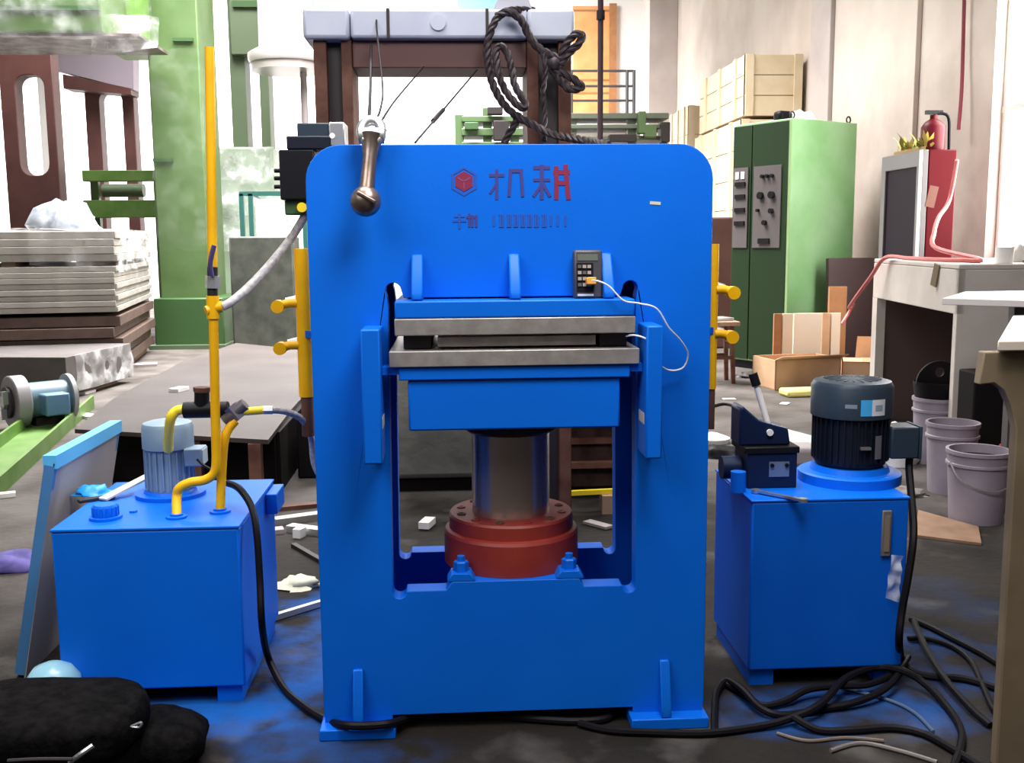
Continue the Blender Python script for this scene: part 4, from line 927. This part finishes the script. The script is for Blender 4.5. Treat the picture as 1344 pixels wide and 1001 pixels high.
tag(MB().box(xx0, xx1, 9.0, 9.5, 0, aY(350, 310, 9.0).z).build('dark_crate', mat('dark_green_grey', (.03, .038, .029), .6, col2=(.07, .075, .06), scale=6), bevel=.02), 'dark green grey machine box under the teal rack', 'box')
xx0, xx1 = aY(404, 160, 6).x, aY(420, 160, 6).x

# ================================================================== BACK, CENTRE AND RIGHT
# blue board high on the back wall
p, q = aY(362, 24, 20.9), aY(410, -20, 20.9)
tag(MB().box(p.x, q.x, 20.9, 20.96, p.z, q.z).build('blue_board', mat('sky_blue_board', (.05, .20, .62), .5)), 'plain blue board high on the white back wall', 'board')
p, q = aY(600, 12, 20.9), aY(660, -20, 20.9)
tag(MB().box(p.x, q.x, 20.9, 20.96, p.z, q.z).build('blue_board', mat('pale_sky_board', (.16, .42, .72), .5)), 'pale blue board above the old press beam', 'board')
# railing and pole by the orange door
YR = 19.0
rl = thing('railing', 'grey steel railing before the orange door', 'railing', (aY(790, 140, YR).x, YR, 0))
for yy in (93, 113, 132): z = aY(790, yy, YR).z; MB().cyl((aY(748, yy, YR).x, YR, z), (aY(832, yy, YR).x, YR, z), .025, 8).build('rail', mat('rail_dark_grey', (.07, .065, .07), .5), rl)
for px in (750, 823, 832): x = aY(px, 120, YR).x; MB().cyl((x, YR, 0), (x, YR, aY(px, 92, YR).z), .035, 8).build('post', mat('rail_dark_grey', (.07, .065, .07), .5), rl)
x = aY(788, 90, 12).x
pl = thing('service_pole', 'dark slender upright pole before the orange door', 'pole', (x, 12, 0))
MB().cyl((x, 12, 0), (x, 12, 6.5), .040, 10).build('pole', mat('pole_dark', (.022, .012, .017), .5, spec=.2), pl)
z = aY(788, 20, 12).z; MB().cyl((x, 12, z-.06), (x, 12, z+.06), .06, 10).build('pole_clamp', BLACK, pl)
# green machines seen above the press
def rails(name, label, Y, px0, px1, ys, m_, posts, extra=()):
    t = thing(name, label, 'machine', (aY((px0+px1)/2, 180, Y).x, Y, 0))
    for (a, b) in ys:
        p, q = aY(px0, b, Y), aY(px1, a, Y); MB().box(p.x, q.x, Y, Y+.6, p.z, q.z).build('beam', m_, t, bevel=.01)
    for px, yt in posts:
        x = aY(px, 170, Y).x; MB().box(x-.06, x+.06, Y+.05, Y+.17, 0, aY(px, yt, Y).z).build('post', m_, t)
    for (px0_, y0_, px1_, y1_, mm) in extra:
        p, q = aY(px0_, y1_, Y-.15), aY(px1_, y0_, Y-.15); MB().box(p.x, q.x, Y-.15, Y-.01, p.z, q.z).build('fitting', mm, t, bevel=.01)
    return t
DG = mat('machine_green', (.06, .11, .04), .5); DG2 = mat('grey_green_rail', (.10, .12, .09), .5)
rails('green_machine', 'dark green machine bed with posts seen through the old press frame', 11.5, 606, 700, ((152, 160), (168, 178), (186, 200)), DG, ((603, 150), (640, 141), (676, 148)),
      ((640, 140, 660, 150, DSTEEL), (648, 158, 668, 184, DSTEEL), (610, 160, 628, 170, GREEND)))
rails('conveyor_frame', 'long grey green conveyor frame before the railing and orange door', 12.5, 745, 878, ((148, 156), (163, 169), (178, 184)), DG2, ((752, 150), (830, 150), (872, 160)),
      ((838, 146, 848, 175, DG), (846, 163, 862, 180, DG), (868, 160, 880, 186, DSTEEL), (800, 176, 836, 186, DSTEEL)))
p = aY(575, 180, 10.5)
cn = thing('grey_cans', 'grey cylinder head beside the green machine posts', 'cylinder', (p.x, 10.5, 0))
MB().lathe((p.x, 10.5, 0), [(.16, 0), (.16, aY(575, 186, 10.5).z), (.1, aY(575, 176, 10.5).z), (.06, aY(575, 160, 10.5).z), (.06, aY(575, 155, 10.5).z)], 20).build('can_body', GREYP, cn)

# ---- wooden crates along the right wall
def crate(name, x0, x1, y0, y1, z0, z1, label, n=3, battens=True, rz=0):
    t = thing(name, label, 'crate', ((x0+x1)/2, (y0+y1)/2, z0))
    c_ = ((x0+x1)/2, (y0+y1)/2, 0)
    MB().box(x0+.02, x1-.02, y0+.02, y1-.02, z0, z1-.01).rotz(c_, rz).build('crate_core', mat('core_shadow_wood', (.46, .36, .24), .8), t)
    dz = (z1-z0)/n
    for k in range(n):
        for (a, b, c1_, d1) in ((x0, x0+.018, y0, y1), (x0, x1, y0, y0+.018)):
            MB().box(a, b, c1_, d1, z0+k*dz+.006, z0+(k+1)*dz-.006).rotz(c_, rz).build('plank', WOOD, t)
    for k in range(3):
        y = y0+(y1-y0)*(k+.5)/3*1.0; MB().box(x0-.025, x0-.001, y-.05, y+.05, z0, z1).rotz(c_, rz).build('batten', WOOD, t)
    for x in (x0+.06, x1-.06): MB().box(x-.05, x+.05, y0-.025, y0-.001, z0, z1).rotz(c_, rz).build('batten', WOOD, t)
    return t
# tall pile: bottom, middle and top crates
Yc = 10.1
xl = aY(975, 120, Yc).x
crate('wooden_crate', xl-.05, 4.17, Yc-.02, 12.6, 0, 1.28, 'big pale wooden crate at the foot of the tall pile behind the cabinet', 5)
crate('wooden_crate', xl-.02, 4.17, Yc, 12.5, 1.29, aY(975, 156, Yc).z, 'pale wooden crate in the middle of the tall pile behind the cabinet', 4)
zc0 = aY(975, 154, Yc).z
crate('wooden_crate', xl+.02, 4.15, Yc+.02, 12.4, zc0+.02, aY(990, 84, Yc).z+.12, 'topmost pale wooden crate of the tall pile with faint stencil marks', 3)
st = [(1011+k*7, 105) for k in range(5)]
xs = [aY(px, py, Yc-.01) for px, py in st]
Yd = 14.6
xm = aY(902, 140, Yd).x
crate('wooden_crate', xm, min(xm+1.35, 4.15), Yd, 16.2, 0, 1.6, 'pale wooden crate under the short pile beyond the tall pile', 5)
crate('wooden_crate', xm+.02, min(xm+1.32, 4.14), Yd+.02, 16.1, 1.61, aY(920, 138, Yd).z, 'upper pale wooden crate of the short pile beyond the tall pile', 4)

# ---- green electrical cabinet
ca = math.radians(-40)
cab = thing('electrical_cabinet', 'tall green electrical cabinet with grey control panels', 'cabinet', (3.03, 7.05, 0))
K = Vector((3.03, 7.05, 0)); HC = 2.40
# local frame: u along lit side face, v along control face
u = (Vector((3.83, 7.52, 0))-K); Lu = u.length; u.normalize(); v = Vector((-u.y, u.x, 0)); Lv = .74
def cpt(a, b, z): return K+u*a+v*b+Vector((0, 0, z))
def cbox(a0, a1, b0, b1, z0, z1):
    return MB().add([cpt(a, b, z) for z in (z0, z1) for b in (b0, b1) for a in (a0, a1)], [(0, 2, 3, 1), (4, 5, 7, 6), (0, 1, 5, 4), (2, 6, 7, 3), (0, 4, 6, 2), (1, 3, 7, 5)])
cbox(0, Lu, 0, Lv, .08, HC).build('cabinet_body', GREENL, cab, bevel=.008)
cbox(.02, Lu-.02, .02, Lv-.02, 0, .08).build('plinth', BLACK, cab)
CF = mat('cabinet_front_shaded', (.012, .030, .010), .5, spec=.25)  # cabinet green darkened in the colour for the shaded front
GP = mat('control_panel_grey', (.10, .088, .088), .5, spec=.3)
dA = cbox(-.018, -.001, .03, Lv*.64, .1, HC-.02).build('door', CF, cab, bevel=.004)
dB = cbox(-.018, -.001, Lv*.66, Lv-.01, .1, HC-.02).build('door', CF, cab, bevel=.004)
cbox(-.030, -.0185, .10, Lv*.60, 1.20, 1.98).build('control_panel', GP, dA)
cbox(-.030, -.0185, Lv*.70, Lv-.03, 1.20, 1.98).build('meter_panel', GP, dB)
for i, (b, z, r) in enumerate(((.2, 1.88, .018), (.26, 1.88, .018), (.32, 1.88, .018), (.2, 1.70, .035), (.34, 1.70, .035), (.2, 1.55, .025), (.37, 1.56, .015), (.28, 1.44, .025))):
    p = cpt(-.03, b, z); MB().cyl(p, p-u*.03, r, 14).build('knob', BLACK, dA)
for z in (1.80, 1.68, 1.55, 1.42): cbox(-.045, -.0305, Lv*.74, Lv-.06, z, z+.04).build('breaker', BLACK, dB)
for b in (Lv*.76, Lv*.86): cbox(-.036, -.0305, b, b+.045, 1.87, 1.94).build('gauge', WHITE, dB)
cbox(-.045, -.0305, .22, .36, 1.24, 1.29).build('door_handle', BLACK, dA)
cbox(-.012, -.0005, 0, .028, .1, HC-.01).build('door_edge', mat('pale_green_edge', (.25, .4, .18), .5), cab)
for a, b in ((.06, .06), (Lu-.06, .06)):
    p = cpt(a, b, HC+.035); MB().tube([p+u*(.03*math.cos(t))+Vector((0, 0, .03*math.sin(t))) for t in [2*PI*i/14 for i in range(15)]], .008, 6, caps=False).build('lifting_eye', DSTEEL, cab)
p = cpt(.2, .3, HC); tag(MB().obox(p+Vector((0, 0, .053)), .16, .12, .10, rz=.4).build('black_lump', RUBBER, bevel=.03), 'small black part lying on top of the green cabinet', 'part')
p = cpt(.55, .4, HC); lump('white_bag', (p.x, p.y, HC+.002), .16, (1, .8, .8), PAPER, 'crumpled white bag on top of the green cabinet', 'bag', 31, .4)
# ---- cartons at its foot
def carton(cx_, cy_, w_, d_, h_, rz, label, z=0, openflap=True, m_=CARD):
    t = thing('cardboard_box', label, 'box', (cx_, cy_, z)); c_ = (cx_, cy_, 0); th = .012
    for nm, bx in (('box_side', (cx_-w_/2, cx_+w_/2, cy_-d_/2, cy_-d_/2+th)), ('box_side', (cx_-w_/2, cx_+w_/2, cy_+d_/2-th, cy_+d_/2)), ('box_end', (cx_-w_/2, cx_-w_/2+th, cy_-d_/2, cy_+d_/2)), ('box_end', (cx_+w_/2-th, cx_+w_/2, cy_-d_/2, cy_+d_/2))):
        MB().box(*bx, z, z+h_).rotz(c_, rz).build(nm, m_, t)
    MB().box(cx_-w_/2, cx_+w_/2, cy_-d_/2, cy_+d_/2, z, z+.012).rotz(c_, rz).build('box_bottom', m_, t)
    if openflap:
        f1 = MB().add([(cx_-w_/2, cy_-d_/2, z+h_), (cx_+w_/2, cy_-d_/2, z+h_), (cx_+w_/2, cy_-d_/2-d_*.3, z+h_+.04), (cx_-w_/2, cy_-d_/2-d_*.3, z+h_+.04)], [(0, 1, 2, 3)]).rotz(c_, rz).build('flap', m_, t)
        f1.modifiers.new('s', 'SOLIDIFY').thickness = .008
    else:
        MB().box(cx_-w_/2, cx_+w_/2, cy_-d_/2, cy_+d_/2, z+h_-.01, z+h_).rotz(c_, rz).build('box_top', m_, t)
        MB().box(cx_-.04, cx_+.04, cy_-d_/2-.002, cy_+d_/2, z+h_, z+h_+.002).rotz(c_, rz).build('tape', mat('tape_tan', (.5, .36, .22), .3), t)
    return t
e = fl(1040, 506)
carton(e.x+.02, e.y-.02, .62, .42, .26, .18, 'open cardboard box before the green cabinet')
e2 = fl(1085, 506); zz = aY(1050, 412, e2.y).z
pn = thing('cardboard_sheet', 'tall folded cardboard sheets standing against the green cabinet', 'cardboard', (e2.x-.08, e2.y+.30, 0))
for (xa, xb_, yo, m_) in ((1014, 1024, .0, CARDD), (1025, 1038, -.01, mat('pale_board', (.72, .62, .48), .8)), (1040, 1076, .0, mat('pale_board_white', (.80, .74, .62), .8)), (1078, 1088, .02, CARD), (1089, 1101, .01, mat('pale_board', (.7, .6, .5)))):
    a, b = aY(xa, 470, e2.y+.36), aY(xb_, 470, e2.y+.36); MB().box(a.x, b.x, e2.y+.34+yo, e2.y+.37+yo, 0, aY(1050, 411, e2.y+.36).z).build('board_leaf', m_, pn)
a = fl(1105, 502)
carton(a.x+.16, a.y-.14, .42, .34, .22, -.35, 'small closed cardboard box beside the open one', openflap=False, m_=CARD)
bd = MB().obox((0, 0, 0), .46, .02, .40, rz=-.5, rx=-.5); q = aY(1140, 478, a.y+.20); bd.xf(Matrix.Translation((q.x+.12, q.y, .20)))
tag(bd.build('brown_board', CARDD), 'brown board leaning beside the small closed box', 'board')
p = fl(1050, 519); tag(MB().obox((p.x, p.y, .03), .30, .2, .06, rz=.1).build('yellow_foam', mat('yellow_foam', (.75, .66, .22), .7), bevel=.02), 'yellow foam pad on the floor before the open box', 'foam')
p0 = aY(1098, 412, e2.y+.5); tag(MB().box(p0.x-.10, p0.x+.06, e2.y+.42, e2.y+.46, 0, aY(1098, 376, e2.y+.44).z).build('wood_plank', CARDD), 'short brown plank standing behind the cardboard sheets', 'plank')
# ---- stool behind the slim yellow tube
s0 = fl(950, 503)
stl = thing('work_stool', 'dark wooden work stool behind the slim yellow tube', 'stool', (s0.x, s0.y+.1, 0))
for dx in (-.13, .13):
    for dy in (-.12, .12):
        MB().beam((s0.x-.05+dx, s0.y+.1+dy, 0), (s0.x-.05+dx*.85, s0.y+.1+dy*.85, .52), .035, .035).build('leg', BROWN, stl)
MB().box(s0.x-.22, s0.x+.12, s0.y-.07, s0.y+.27, .52, .56).build('seat', WOODD, stl, bevel=.006)
for dy in (-.02, .22): MB().box(s0.x-.17, s0.x+.07, s0.y+dy-.01, s0.y+dy+.01, .22, .25).build('stretcher', BROWN, stl)
tag(MB().obox((s0.x-.06, s0.y+.1, .575), .26, .2, .028, rz=.3).build('metal_tray', GAL, bevel=.004), 'small bright metal tray on the work stool', 'tray')
# dark lower cupboard left of cabinet
p = aY(945, 400, 9.4); tag(MB().box(p.x-.45, p.x+.35, 9.4, 9.9, 0, aY(945, 285, 9.4).z).build('dark_cupboard', PURPB, bevel=.02), 'dark brown cupboard behind the green cabinet', 'cupboard')
# dark brown sheet added for the wall shade right of the cabinet
dz_ = aY(1140, 390, 6.9).z
tag(MB().obox((aY(1140, 400, 7.1).x-.12, 7.1, .55), .6, .06, 1.1, rz=.15, rx=-.08).build('shade_board', mat('shade_board', (.065, .035, .035), .6), bevel=.01), 'dark brown board added for the wall shade between cabinet and concrete bench', 'board')

# ---- red drinks fridge on the bench line
FX, FY = 3.42, 5.55
fg = thing('drinks_fridge', 'red sided drinks fridge with dark glass door against the wall', 'fridge', (3.7, 5.8, 0))
fz = aX(1215, 197, FX).z
Y0f = aX(1217, 250, FX).y; Y1f = aX(1163, 250, FX).y
x1f = aY(1254, 250, Y0f).x
MB().box(FX, x1f, Y0f, Y1f, .1, fz).build('fridge_body', REDB, fg, bevel=.01)
MB().box(FX+.02, x1f-.02, Y0f+.02, Y1f-.02, 0, .1).build('plinth', BLACK, fg)
dfr = mat('door_frame_white', (.13, .12, .12), .4)
dd = MB().plate([(Y0f, .15), (Y1f, .15), (Y1f, fz), (Y0f, fz)], [[(Y0f+.10, .30), (Y1f-.08, .30), (Y1f-.08, fz-.12), (Y0f+.10, fz-.12)]], FX-.045, FX-.001, 'X').build('door_frame', dfr, fg, bevel=.005)
MB().box(FX-.03, FX-.012, Y0f+.10, Y1f-.08, .30, fz-.12).build('door_glass', GLASSD, dd)
MB().box(FX-.05, FX-.046, Y0f-.001, Y0f+.05, .15, fz).build('door_edge', WHITE, dd)
sw = [aY(1222, 262, Y0f-.002), aY(1228, 255, Y0f-.002), aY(1222, 252, Y0f-.002)]
p = aY(1223, 258, Y0f); MB().obox((p.x, Y0f-.002, p.z), .07, .002, .16, ry=.2).build('faded_print', mat('faded_yellow_print', (.12, .03, .012), .6), fg)
# dry plant on the fridge, extinguisher
pl_ = thing('dry_plant', 'dry yellow green plant in a tray on top of the fridge', 'plant', (FX+.25, Y0f+.30, fz))
MB().box(FX+.02, x1f-.2, Y0f+.1, Y1f-.08, fz+.001, fz+.035).build('tray', mat('straw', (.32, .22, .08), .8), pl_, bevel=.005)
for k in range(46):
    cxk = FX+random.uniform(.03, .38*(x1f-FX)); cyk = random.uniform(Y0f+.1, Y1f-.1)
    p = Vector((cxk, cyk, fz+.03)); d = Vector((random.uniform(-.8, .8), random.uniform(-.8, .8), random.uniform(.3, .9)))*random.uniform(.08, .17)
    s_ = d.cross(Vector((0, 0, 1))).normalized()*.018
    MB().add([p-s_*.3, p+s_*.3, p+d*.6+s_, p+d, p+d*.6-s_], [(0, 1, 2, 3, 4)]).build('leaf', mat('dry_leaf', (.36, .30, .06), .7) if k % 4 else mat('green_leaf', (.12, .28, .06), .7), pl_)
ex = thing('fire_extinguisher', 'dark red fire extinguisher standing on the fridge corner', 'extinguisher', (x1f-.14, Y0f+.2, fz))
ez = aY(1243, 158, Y0f+.2).z
EM = mat('extinguisher_red', (.10, .004, .010), .45, spec=.2)
MB().lathe((x1f-.10, Y0f+.2, 0), [(.085, fz+.001), (.09, fz+.02), (.09, ez-.05), (.06, ez-.01), (.028, ez+.01), (.028, ez+.04)], 20).build('bottle', EM, ex)
MB().obox((x1f-.10, Y0f+.2, ez+.06), .13, .03, .03).build('valve_handle', BLACK, ex)
MB().tube(smooth_path([(x1f-.10, Y0f+.2, ez+.05), (x1f-.0, Y0f+.18, ez+.03), (x1f+.01, Y0f+.16, ez-.15), (x1f, Y0f+.13, ez-.4)]), .012, 8).build('discharge_hose', RUBBER, ex)
# red hose down the wall and over the bench
RH = mat('pink_red_hose', (.55, .14, .13), .45)
hpts = [aX(1266, -20, 4.14), aX(1264, 60, 4.14), aX(1262, 120, 4.12), aX(1258, 170, 4.1)]
tag(MB().tube(smooth_path(hpts), .016, 8).build('air_hose', mat('dark_red_hose', (.22, .03, .05), .45)), 'dark red air hose running straight down the plastered wall', 'hose')

# ---- concrete bench
BN = Vector((2.60, 2.88, 0)); 
bz_ = aY(1240, 347, 2.88).z
BF = Vector((2.84, 4.6, 0))
vdir = (BF-BN); Lb = vdir.length; vdir.normalize(); udir = Vector((vdir.y, -vdir.x, 0))
def bpt(a, b, z): return BN+udir*a+vdir*b+Vector((0, 0, z))
def bbox(a0, a1, b0, b1, z0, z1):
    return MB().add([bpt(a, b, z) for z in (z0, z1) for b in (b0, b1) for a in (a0, a1)], [(0, 2, 3, 1), (4, 5, 7, 6), (0, 1, 5, 4), (2, 6, 7, 3), (0, 4, 6, 2), (1, 3, 7, 5)])
bn = thing('concrete_bench', 'grey concrete bench with open knee space beside the window', 'bench', tuple(bpt(.4, .8, 0)))
za = aY(1240, 413, 2.88).z
bbox(0, 1.15, 0, Lb, bz_-.03, bz_).build('bench_top', CONC, bn, bevel=.008)
bbox(0, .04, 0, Lb, za, bz_-.03).build('apron', CONC, bn, bevel=.004)
bbox(.0, 1.15, .0, .06, 0, bz_-.03).build('end_panel', CONC, bn, bevel=.004)
bbox(0.0, .06, Lb-.12, Lb, 0, za).build('far_leg', CONC, bn)
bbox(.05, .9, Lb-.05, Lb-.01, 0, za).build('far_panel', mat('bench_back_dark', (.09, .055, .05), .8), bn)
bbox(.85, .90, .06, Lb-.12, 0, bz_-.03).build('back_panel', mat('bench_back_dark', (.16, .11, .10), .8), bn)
p = bpt(.28, .12, bz_); tag(MB().lathe(tuple(p), [(.045, .001), (.05, .09), (.046, .09), (.041, .012)], 20).build('white_cup', WHITE), 'small white cup on the near corner of the concrete bench', 'cup')
hp2 = [aX(1256, 210, 3.35), aY(1246, 262, 4.6), aY(1232, 285, 4.2), aY(1226, 305, 3.8), aY(1228, 325, 3.5), bpt(.2, .25, bz_+.02), bpt(.12, .35, bz_+.015), bpt(.05, .6, bz_+.015), bpt(.02, 1.0, bz_+.015), bpt(-.03, 1.35, bz_+.012), bpt(-.08, 1.5, bz_-.12), bpt(-.12, 1.9, bz_-.35), aY(1120, 400, 6.2), aY(1105, 425, 6.3)]
tag(MB().tube(smooth_path(hp2), .014, 8).build('air_hose', RH), 'pink red air hose looping over the concrete bench and sagging behind the cartons', 'hose')
p = bpt(.55, .25, bz_); lump('dark_rag', (p.x, p.y, bz_+.001), .09, (1.3, .7, .5), mat('dark_rag', (.07, .05, .05), .8), 'dark crumpled rag on the concrete bench under the window', 'rag', 41, .4)
p = bpt(.50, .45, bz_); lump('white_rag', (p.x, p.y, bz_+.001), .08, (1, .7, 1.2), PAPER, 'white crumpled rag on the concrete bench against the window', 'rag', 44, .5)
p = bpt(.62, .02, bz_); tag(MB().obox((p.x+.05, p.y+.12, bz_+.004), .16, .10, .006, rz=.3).build('paper_sheet', PAPER), 'white paper sheet lying on the concrete bench edge', 'paper')
tag(MB().obox(tuple(bpt(-.012, .35, bz_-.07)), .012, .05, .13, rz=.14, rx=.25).build('hanging_tag', CONCD), 'small beige tag hanging on the concrete bench apron', 'tag')
# ---- thin topped table near the window
tz = aY(1244, 392, 1.55).z
nx = aY(1244, 392, 1.55).x
tbt = thing('steel_table', 'pale thin topped table on grey legs before the concrete bench', 'table', (nx+.7, 1.8, 0))
MB().plate([(nx, 1.60), (nx+.42, 1.22), (nx+1.4, 1.45), (nx+1.35, 2.15), (nx+.35, 2.1)], [], tz-.028, tz, 'Z').build('table_top', mat('pale_board_top', (.62, .58, .54), .55), tbt, bevel=.003)
for (x, y) in ((nx+.62, 1.50), (nx+1.3, 1.55), (nx+.55, 2.0), (nx+1.25, 2.05)): MB().box(x-.025, x+.025, y-.025, y+.025, 0, tz-.028).build('leg', mat('leg_grey_dark', (.09, .08, .08), .5), tbt)
# ---- near bench with arched side at the picture edge
nb = thing('arched_table', 'beige board table with arched side panel at the cable pile', 'table', (1.5, -.1, 0))
YB = -.30
def BX(x, y): q = aY(x, y, YB); return (q.x, q.z)
tl = BX(1300, 458)
L0 = BX(1331, 540); L1 = BX(1309, 1001)
xleg = aY(1322, 760, YB).x
poly = [BX(1286, 505), BX(1292, 462), (1.95, tl[1]-.005), (1.95, 0), (1.6, 0), (xleg, 0), (xleg, BX(1329, 560)[1])] + [BX(1326, 530), BX(1318, 512), BX(1306, 503)]
MB().plate(poly, [], YB, YB+.03).build('arched_panel', CONCD, nb, bevel=.003)
MB().plate([(tl[0], YB-.03), (2.0, YB-.03), (2.0, .40), (tl[0]+.44, .40)], [], tl[1]-.002, tl[1]+.022, 'Z').build('table_top', mat('pale_top', (.66, .58, .48), .6), nb, bevel=.003)
MB().box(1.6, 1.95, .32, .35, 0, tl[1]-.003).build('rear_panel', CONCD, nb)
p = aY(1344, 420, .1); lump('white_bundle', (p.x+.08, .1, tl[1]+.023), .07, (1, .8, .9), PAPER, 'white crumpled bundle on the arched table top', 'bundle', 51, .4)
# ---- paint buckets
def bucket(px, py, r, h_, label, open_=True, lidm=BLACK, handle=True):
    b = fl(px, py); y = b.y+r; x = b.x+0
    t = thing('paint_bucket', label, 'bucket', (x, y, 0))
    MB().lathe((x, y, 0), [(r*.86, 0), (r*.97, h_*.78), (r*1.04, h_*.79), (r*1.04, h_*.82), (r*.98, h_*.83), (r, h_*.95), (r*1.05, h_*.95), (r*1.05, h_), (r*.95, h_), (r*.93, h_*.9), (r*.86, h_*.5), (r*.8, .02)], 28).build('bucket_body', BUCK, t)
    MB().lathe((x, y, 0), [(r*.9, h_*.86), (r*.9, h_*.88)], 24).build('contents', lidm, t)
    if handle:
        pts = [(x-r*1.04, y-.01, h_*.85), (x-r*.9, y-r*.7, h_*.62), (x, y-r*1.1, h_*.5), (x+r*.9, y-r*.7, h_*.62), (x+r*1.04, y-.01, h_*.85)]
        MB().tube(smooth_path(pts), .004, 6).build('handle', GAL, t)
    return t, x, y
bucket(1262, 652, .125, .36, 'pale lilac bucket half hidden behind the full bucket', handle=False)
bucket(1300, 692, .135, .33, 'pale lilac paint bucket with dark contents standing before the others')
t3, bx3, by3 = bucket(1240, 612, .13, .38, 'grey lilac bucket with a black inner tub on top', handle=False)
dtub = MB()
rr = .14
tub = thing('black_tub', 'black rubber tub with handle hole stuck in the grey lilac bucket', 'tub', (bx3, by3, .34))
MB().lathe((bx3, by3, 0), [(.112, .34), (.125, .39), (.135, .47), (.13, .47), (.118, .39), (.1, .345)], 26).build('tub_wall', RUBBER, tub)
sd = MB().plate(arc(bx3+.0, .455, .135, 0, 180, 12), [arc(bx3-.0, .525, .028, 0, 359, 10)[:-1]], by3-.015, by3+.0).build('tub_lid', RUBBER, tub)
dc0, dc1 = aY(1276, 560, 2.66), aY(1336, 488, 2.66)
tag(MB().box(dc0.x, dc1.x, 2.66, 2.84, 0, dc1.z).build('dark_filler_box', mat('dark_filler_box', (.014, .012, .012), .8, spec=.1), bevel=.01), 'dark box filling the shade behind the buckets under the tables', 'box')  # dark box added to fill the shaded space behind the buckets
q = fl(1324, 672); tag(MB().obox((q.x+.06, q.y+.12, .15), .07, .10, .30, rz=.1).build('red_can', mat('red_can', (.45, .03, .04), .4), bevel=.012), 'slim red can beside the full paint bucket', 'can')
# white plastic sacks behind the motor
p = fl(1190, 612); lump('white_sack', (p.x-.05, p.y+.12, 0), .175, (.9, .8, 1.25), mat('white_sack', (.72, .72, .74), .35, col2=(.6, .62, .66), scale=9), 'crumpled white plastic sack behind the terminal box of the motor', 'sack', 61, .35)
p = fl(1195, 655); lump('grey_rag', (p.x+.0, p.y+.1, 0), .09, (1.3, .8, .4), mat('grey_rag', (.25, .22, .21), .8), 'grey rag on the floor before the white sack', 'rag', 63, .4)
# flat cardboard on the floor
p = [fl(x, y) for x, y in ((1200, 705), (1288, 716), (1284, 694), (1205, 672))]
tag(MB().plate([(q.x, q.y) for q in p], [], .001, .012, 'Z').build('flat_cardboard', mat('dirty_cardboard', (.26, .16, .10), .8, col2=(.2, .11, .06), scale=9)), 'flattened cardboard sheet on the floor before the buckets', 'cardboard')
pz_ = fl(1190, 540); 
carton(pz_.x, pz_.y-.05, .55, .34, .20, -.12, 'flat topped cardboard box on the floor before the concrete bench', openflap=False, m_=CARD)
q = fl(1146, 540); tag(MB().obox((q.x-.03, q.y, .08), .12, .14, .16, rz=.3).build('brown_block', CARDD, bevel=.01), 'dark brown block beside the flat topped box', 'block')
# pale green lid and dark scraps behind lever
pg2 = [fl(x, y, .03) for x, y in ((1022, 560), (1068, 572), (1066, 600), (1020, 590))]
tag(MB().plate([(q.x, q.y) for q in pg2], [], .0, .03, 'Z').build('pale_green_board', mat('pale_green_board', (.42, .50, .45), .6)), 'pale green board on the floor behind the hand lever', 'board')
q = fl(1040, 615); tag(MB().obox((q.x, q.y+.1, .06), .34, .2, .12, rz=-.1).build('grey_case', GREYP, bevel=.03), 'grey case on the floor behind the hand lever', 'case')
q = fl(935, 580); tag(MB().lathe((q.x, q.y, 0), [(.10, 0), (.11, .03), (.03, .06)], 20).build('white_dish', PAPER), 'pale round dish on the floor behind the press edge', 'dish')
q = fl(950, 600); lump('dark_scrap', (q.x, q.y+.05, 0), .12, (1.4, .8, .5), RUBBER, 'dark scrap heap on the floor behind the press edge', 'scrap', 71, .5)
tag(MB().tube(smooth_path([fl(930, 535, .01), fl(950, 530, .01), fl(968, 535, .01), fl(978, 545, .01), fl(975, 560, .01)]), .012, 8).build('power_cable', RUBBER), 'black cable end lying on the floor behind the hand lever', 'cable')
q = fl(998, 497); lump('metal_tool', (q.x-.05, q.y+.1, 0), .11, (1.5, .6, .5), DSTEEL, 'dark steel tool lying before the work stool', 'tool', 73, .5)
for i, (x, y) in enumerate(((957, 524), (1030, 530))):
    q = fl(x, y); tag(MB().obox((q.x, q.y, .004), .10, .06, .006, rz=i).build('floor_scrap', PAPER), ('white paper scrap on the floor before the work stool', 'white paper scrap on the floor before the yellow foam')[i], 'scrap')
q = fl(640, 520);
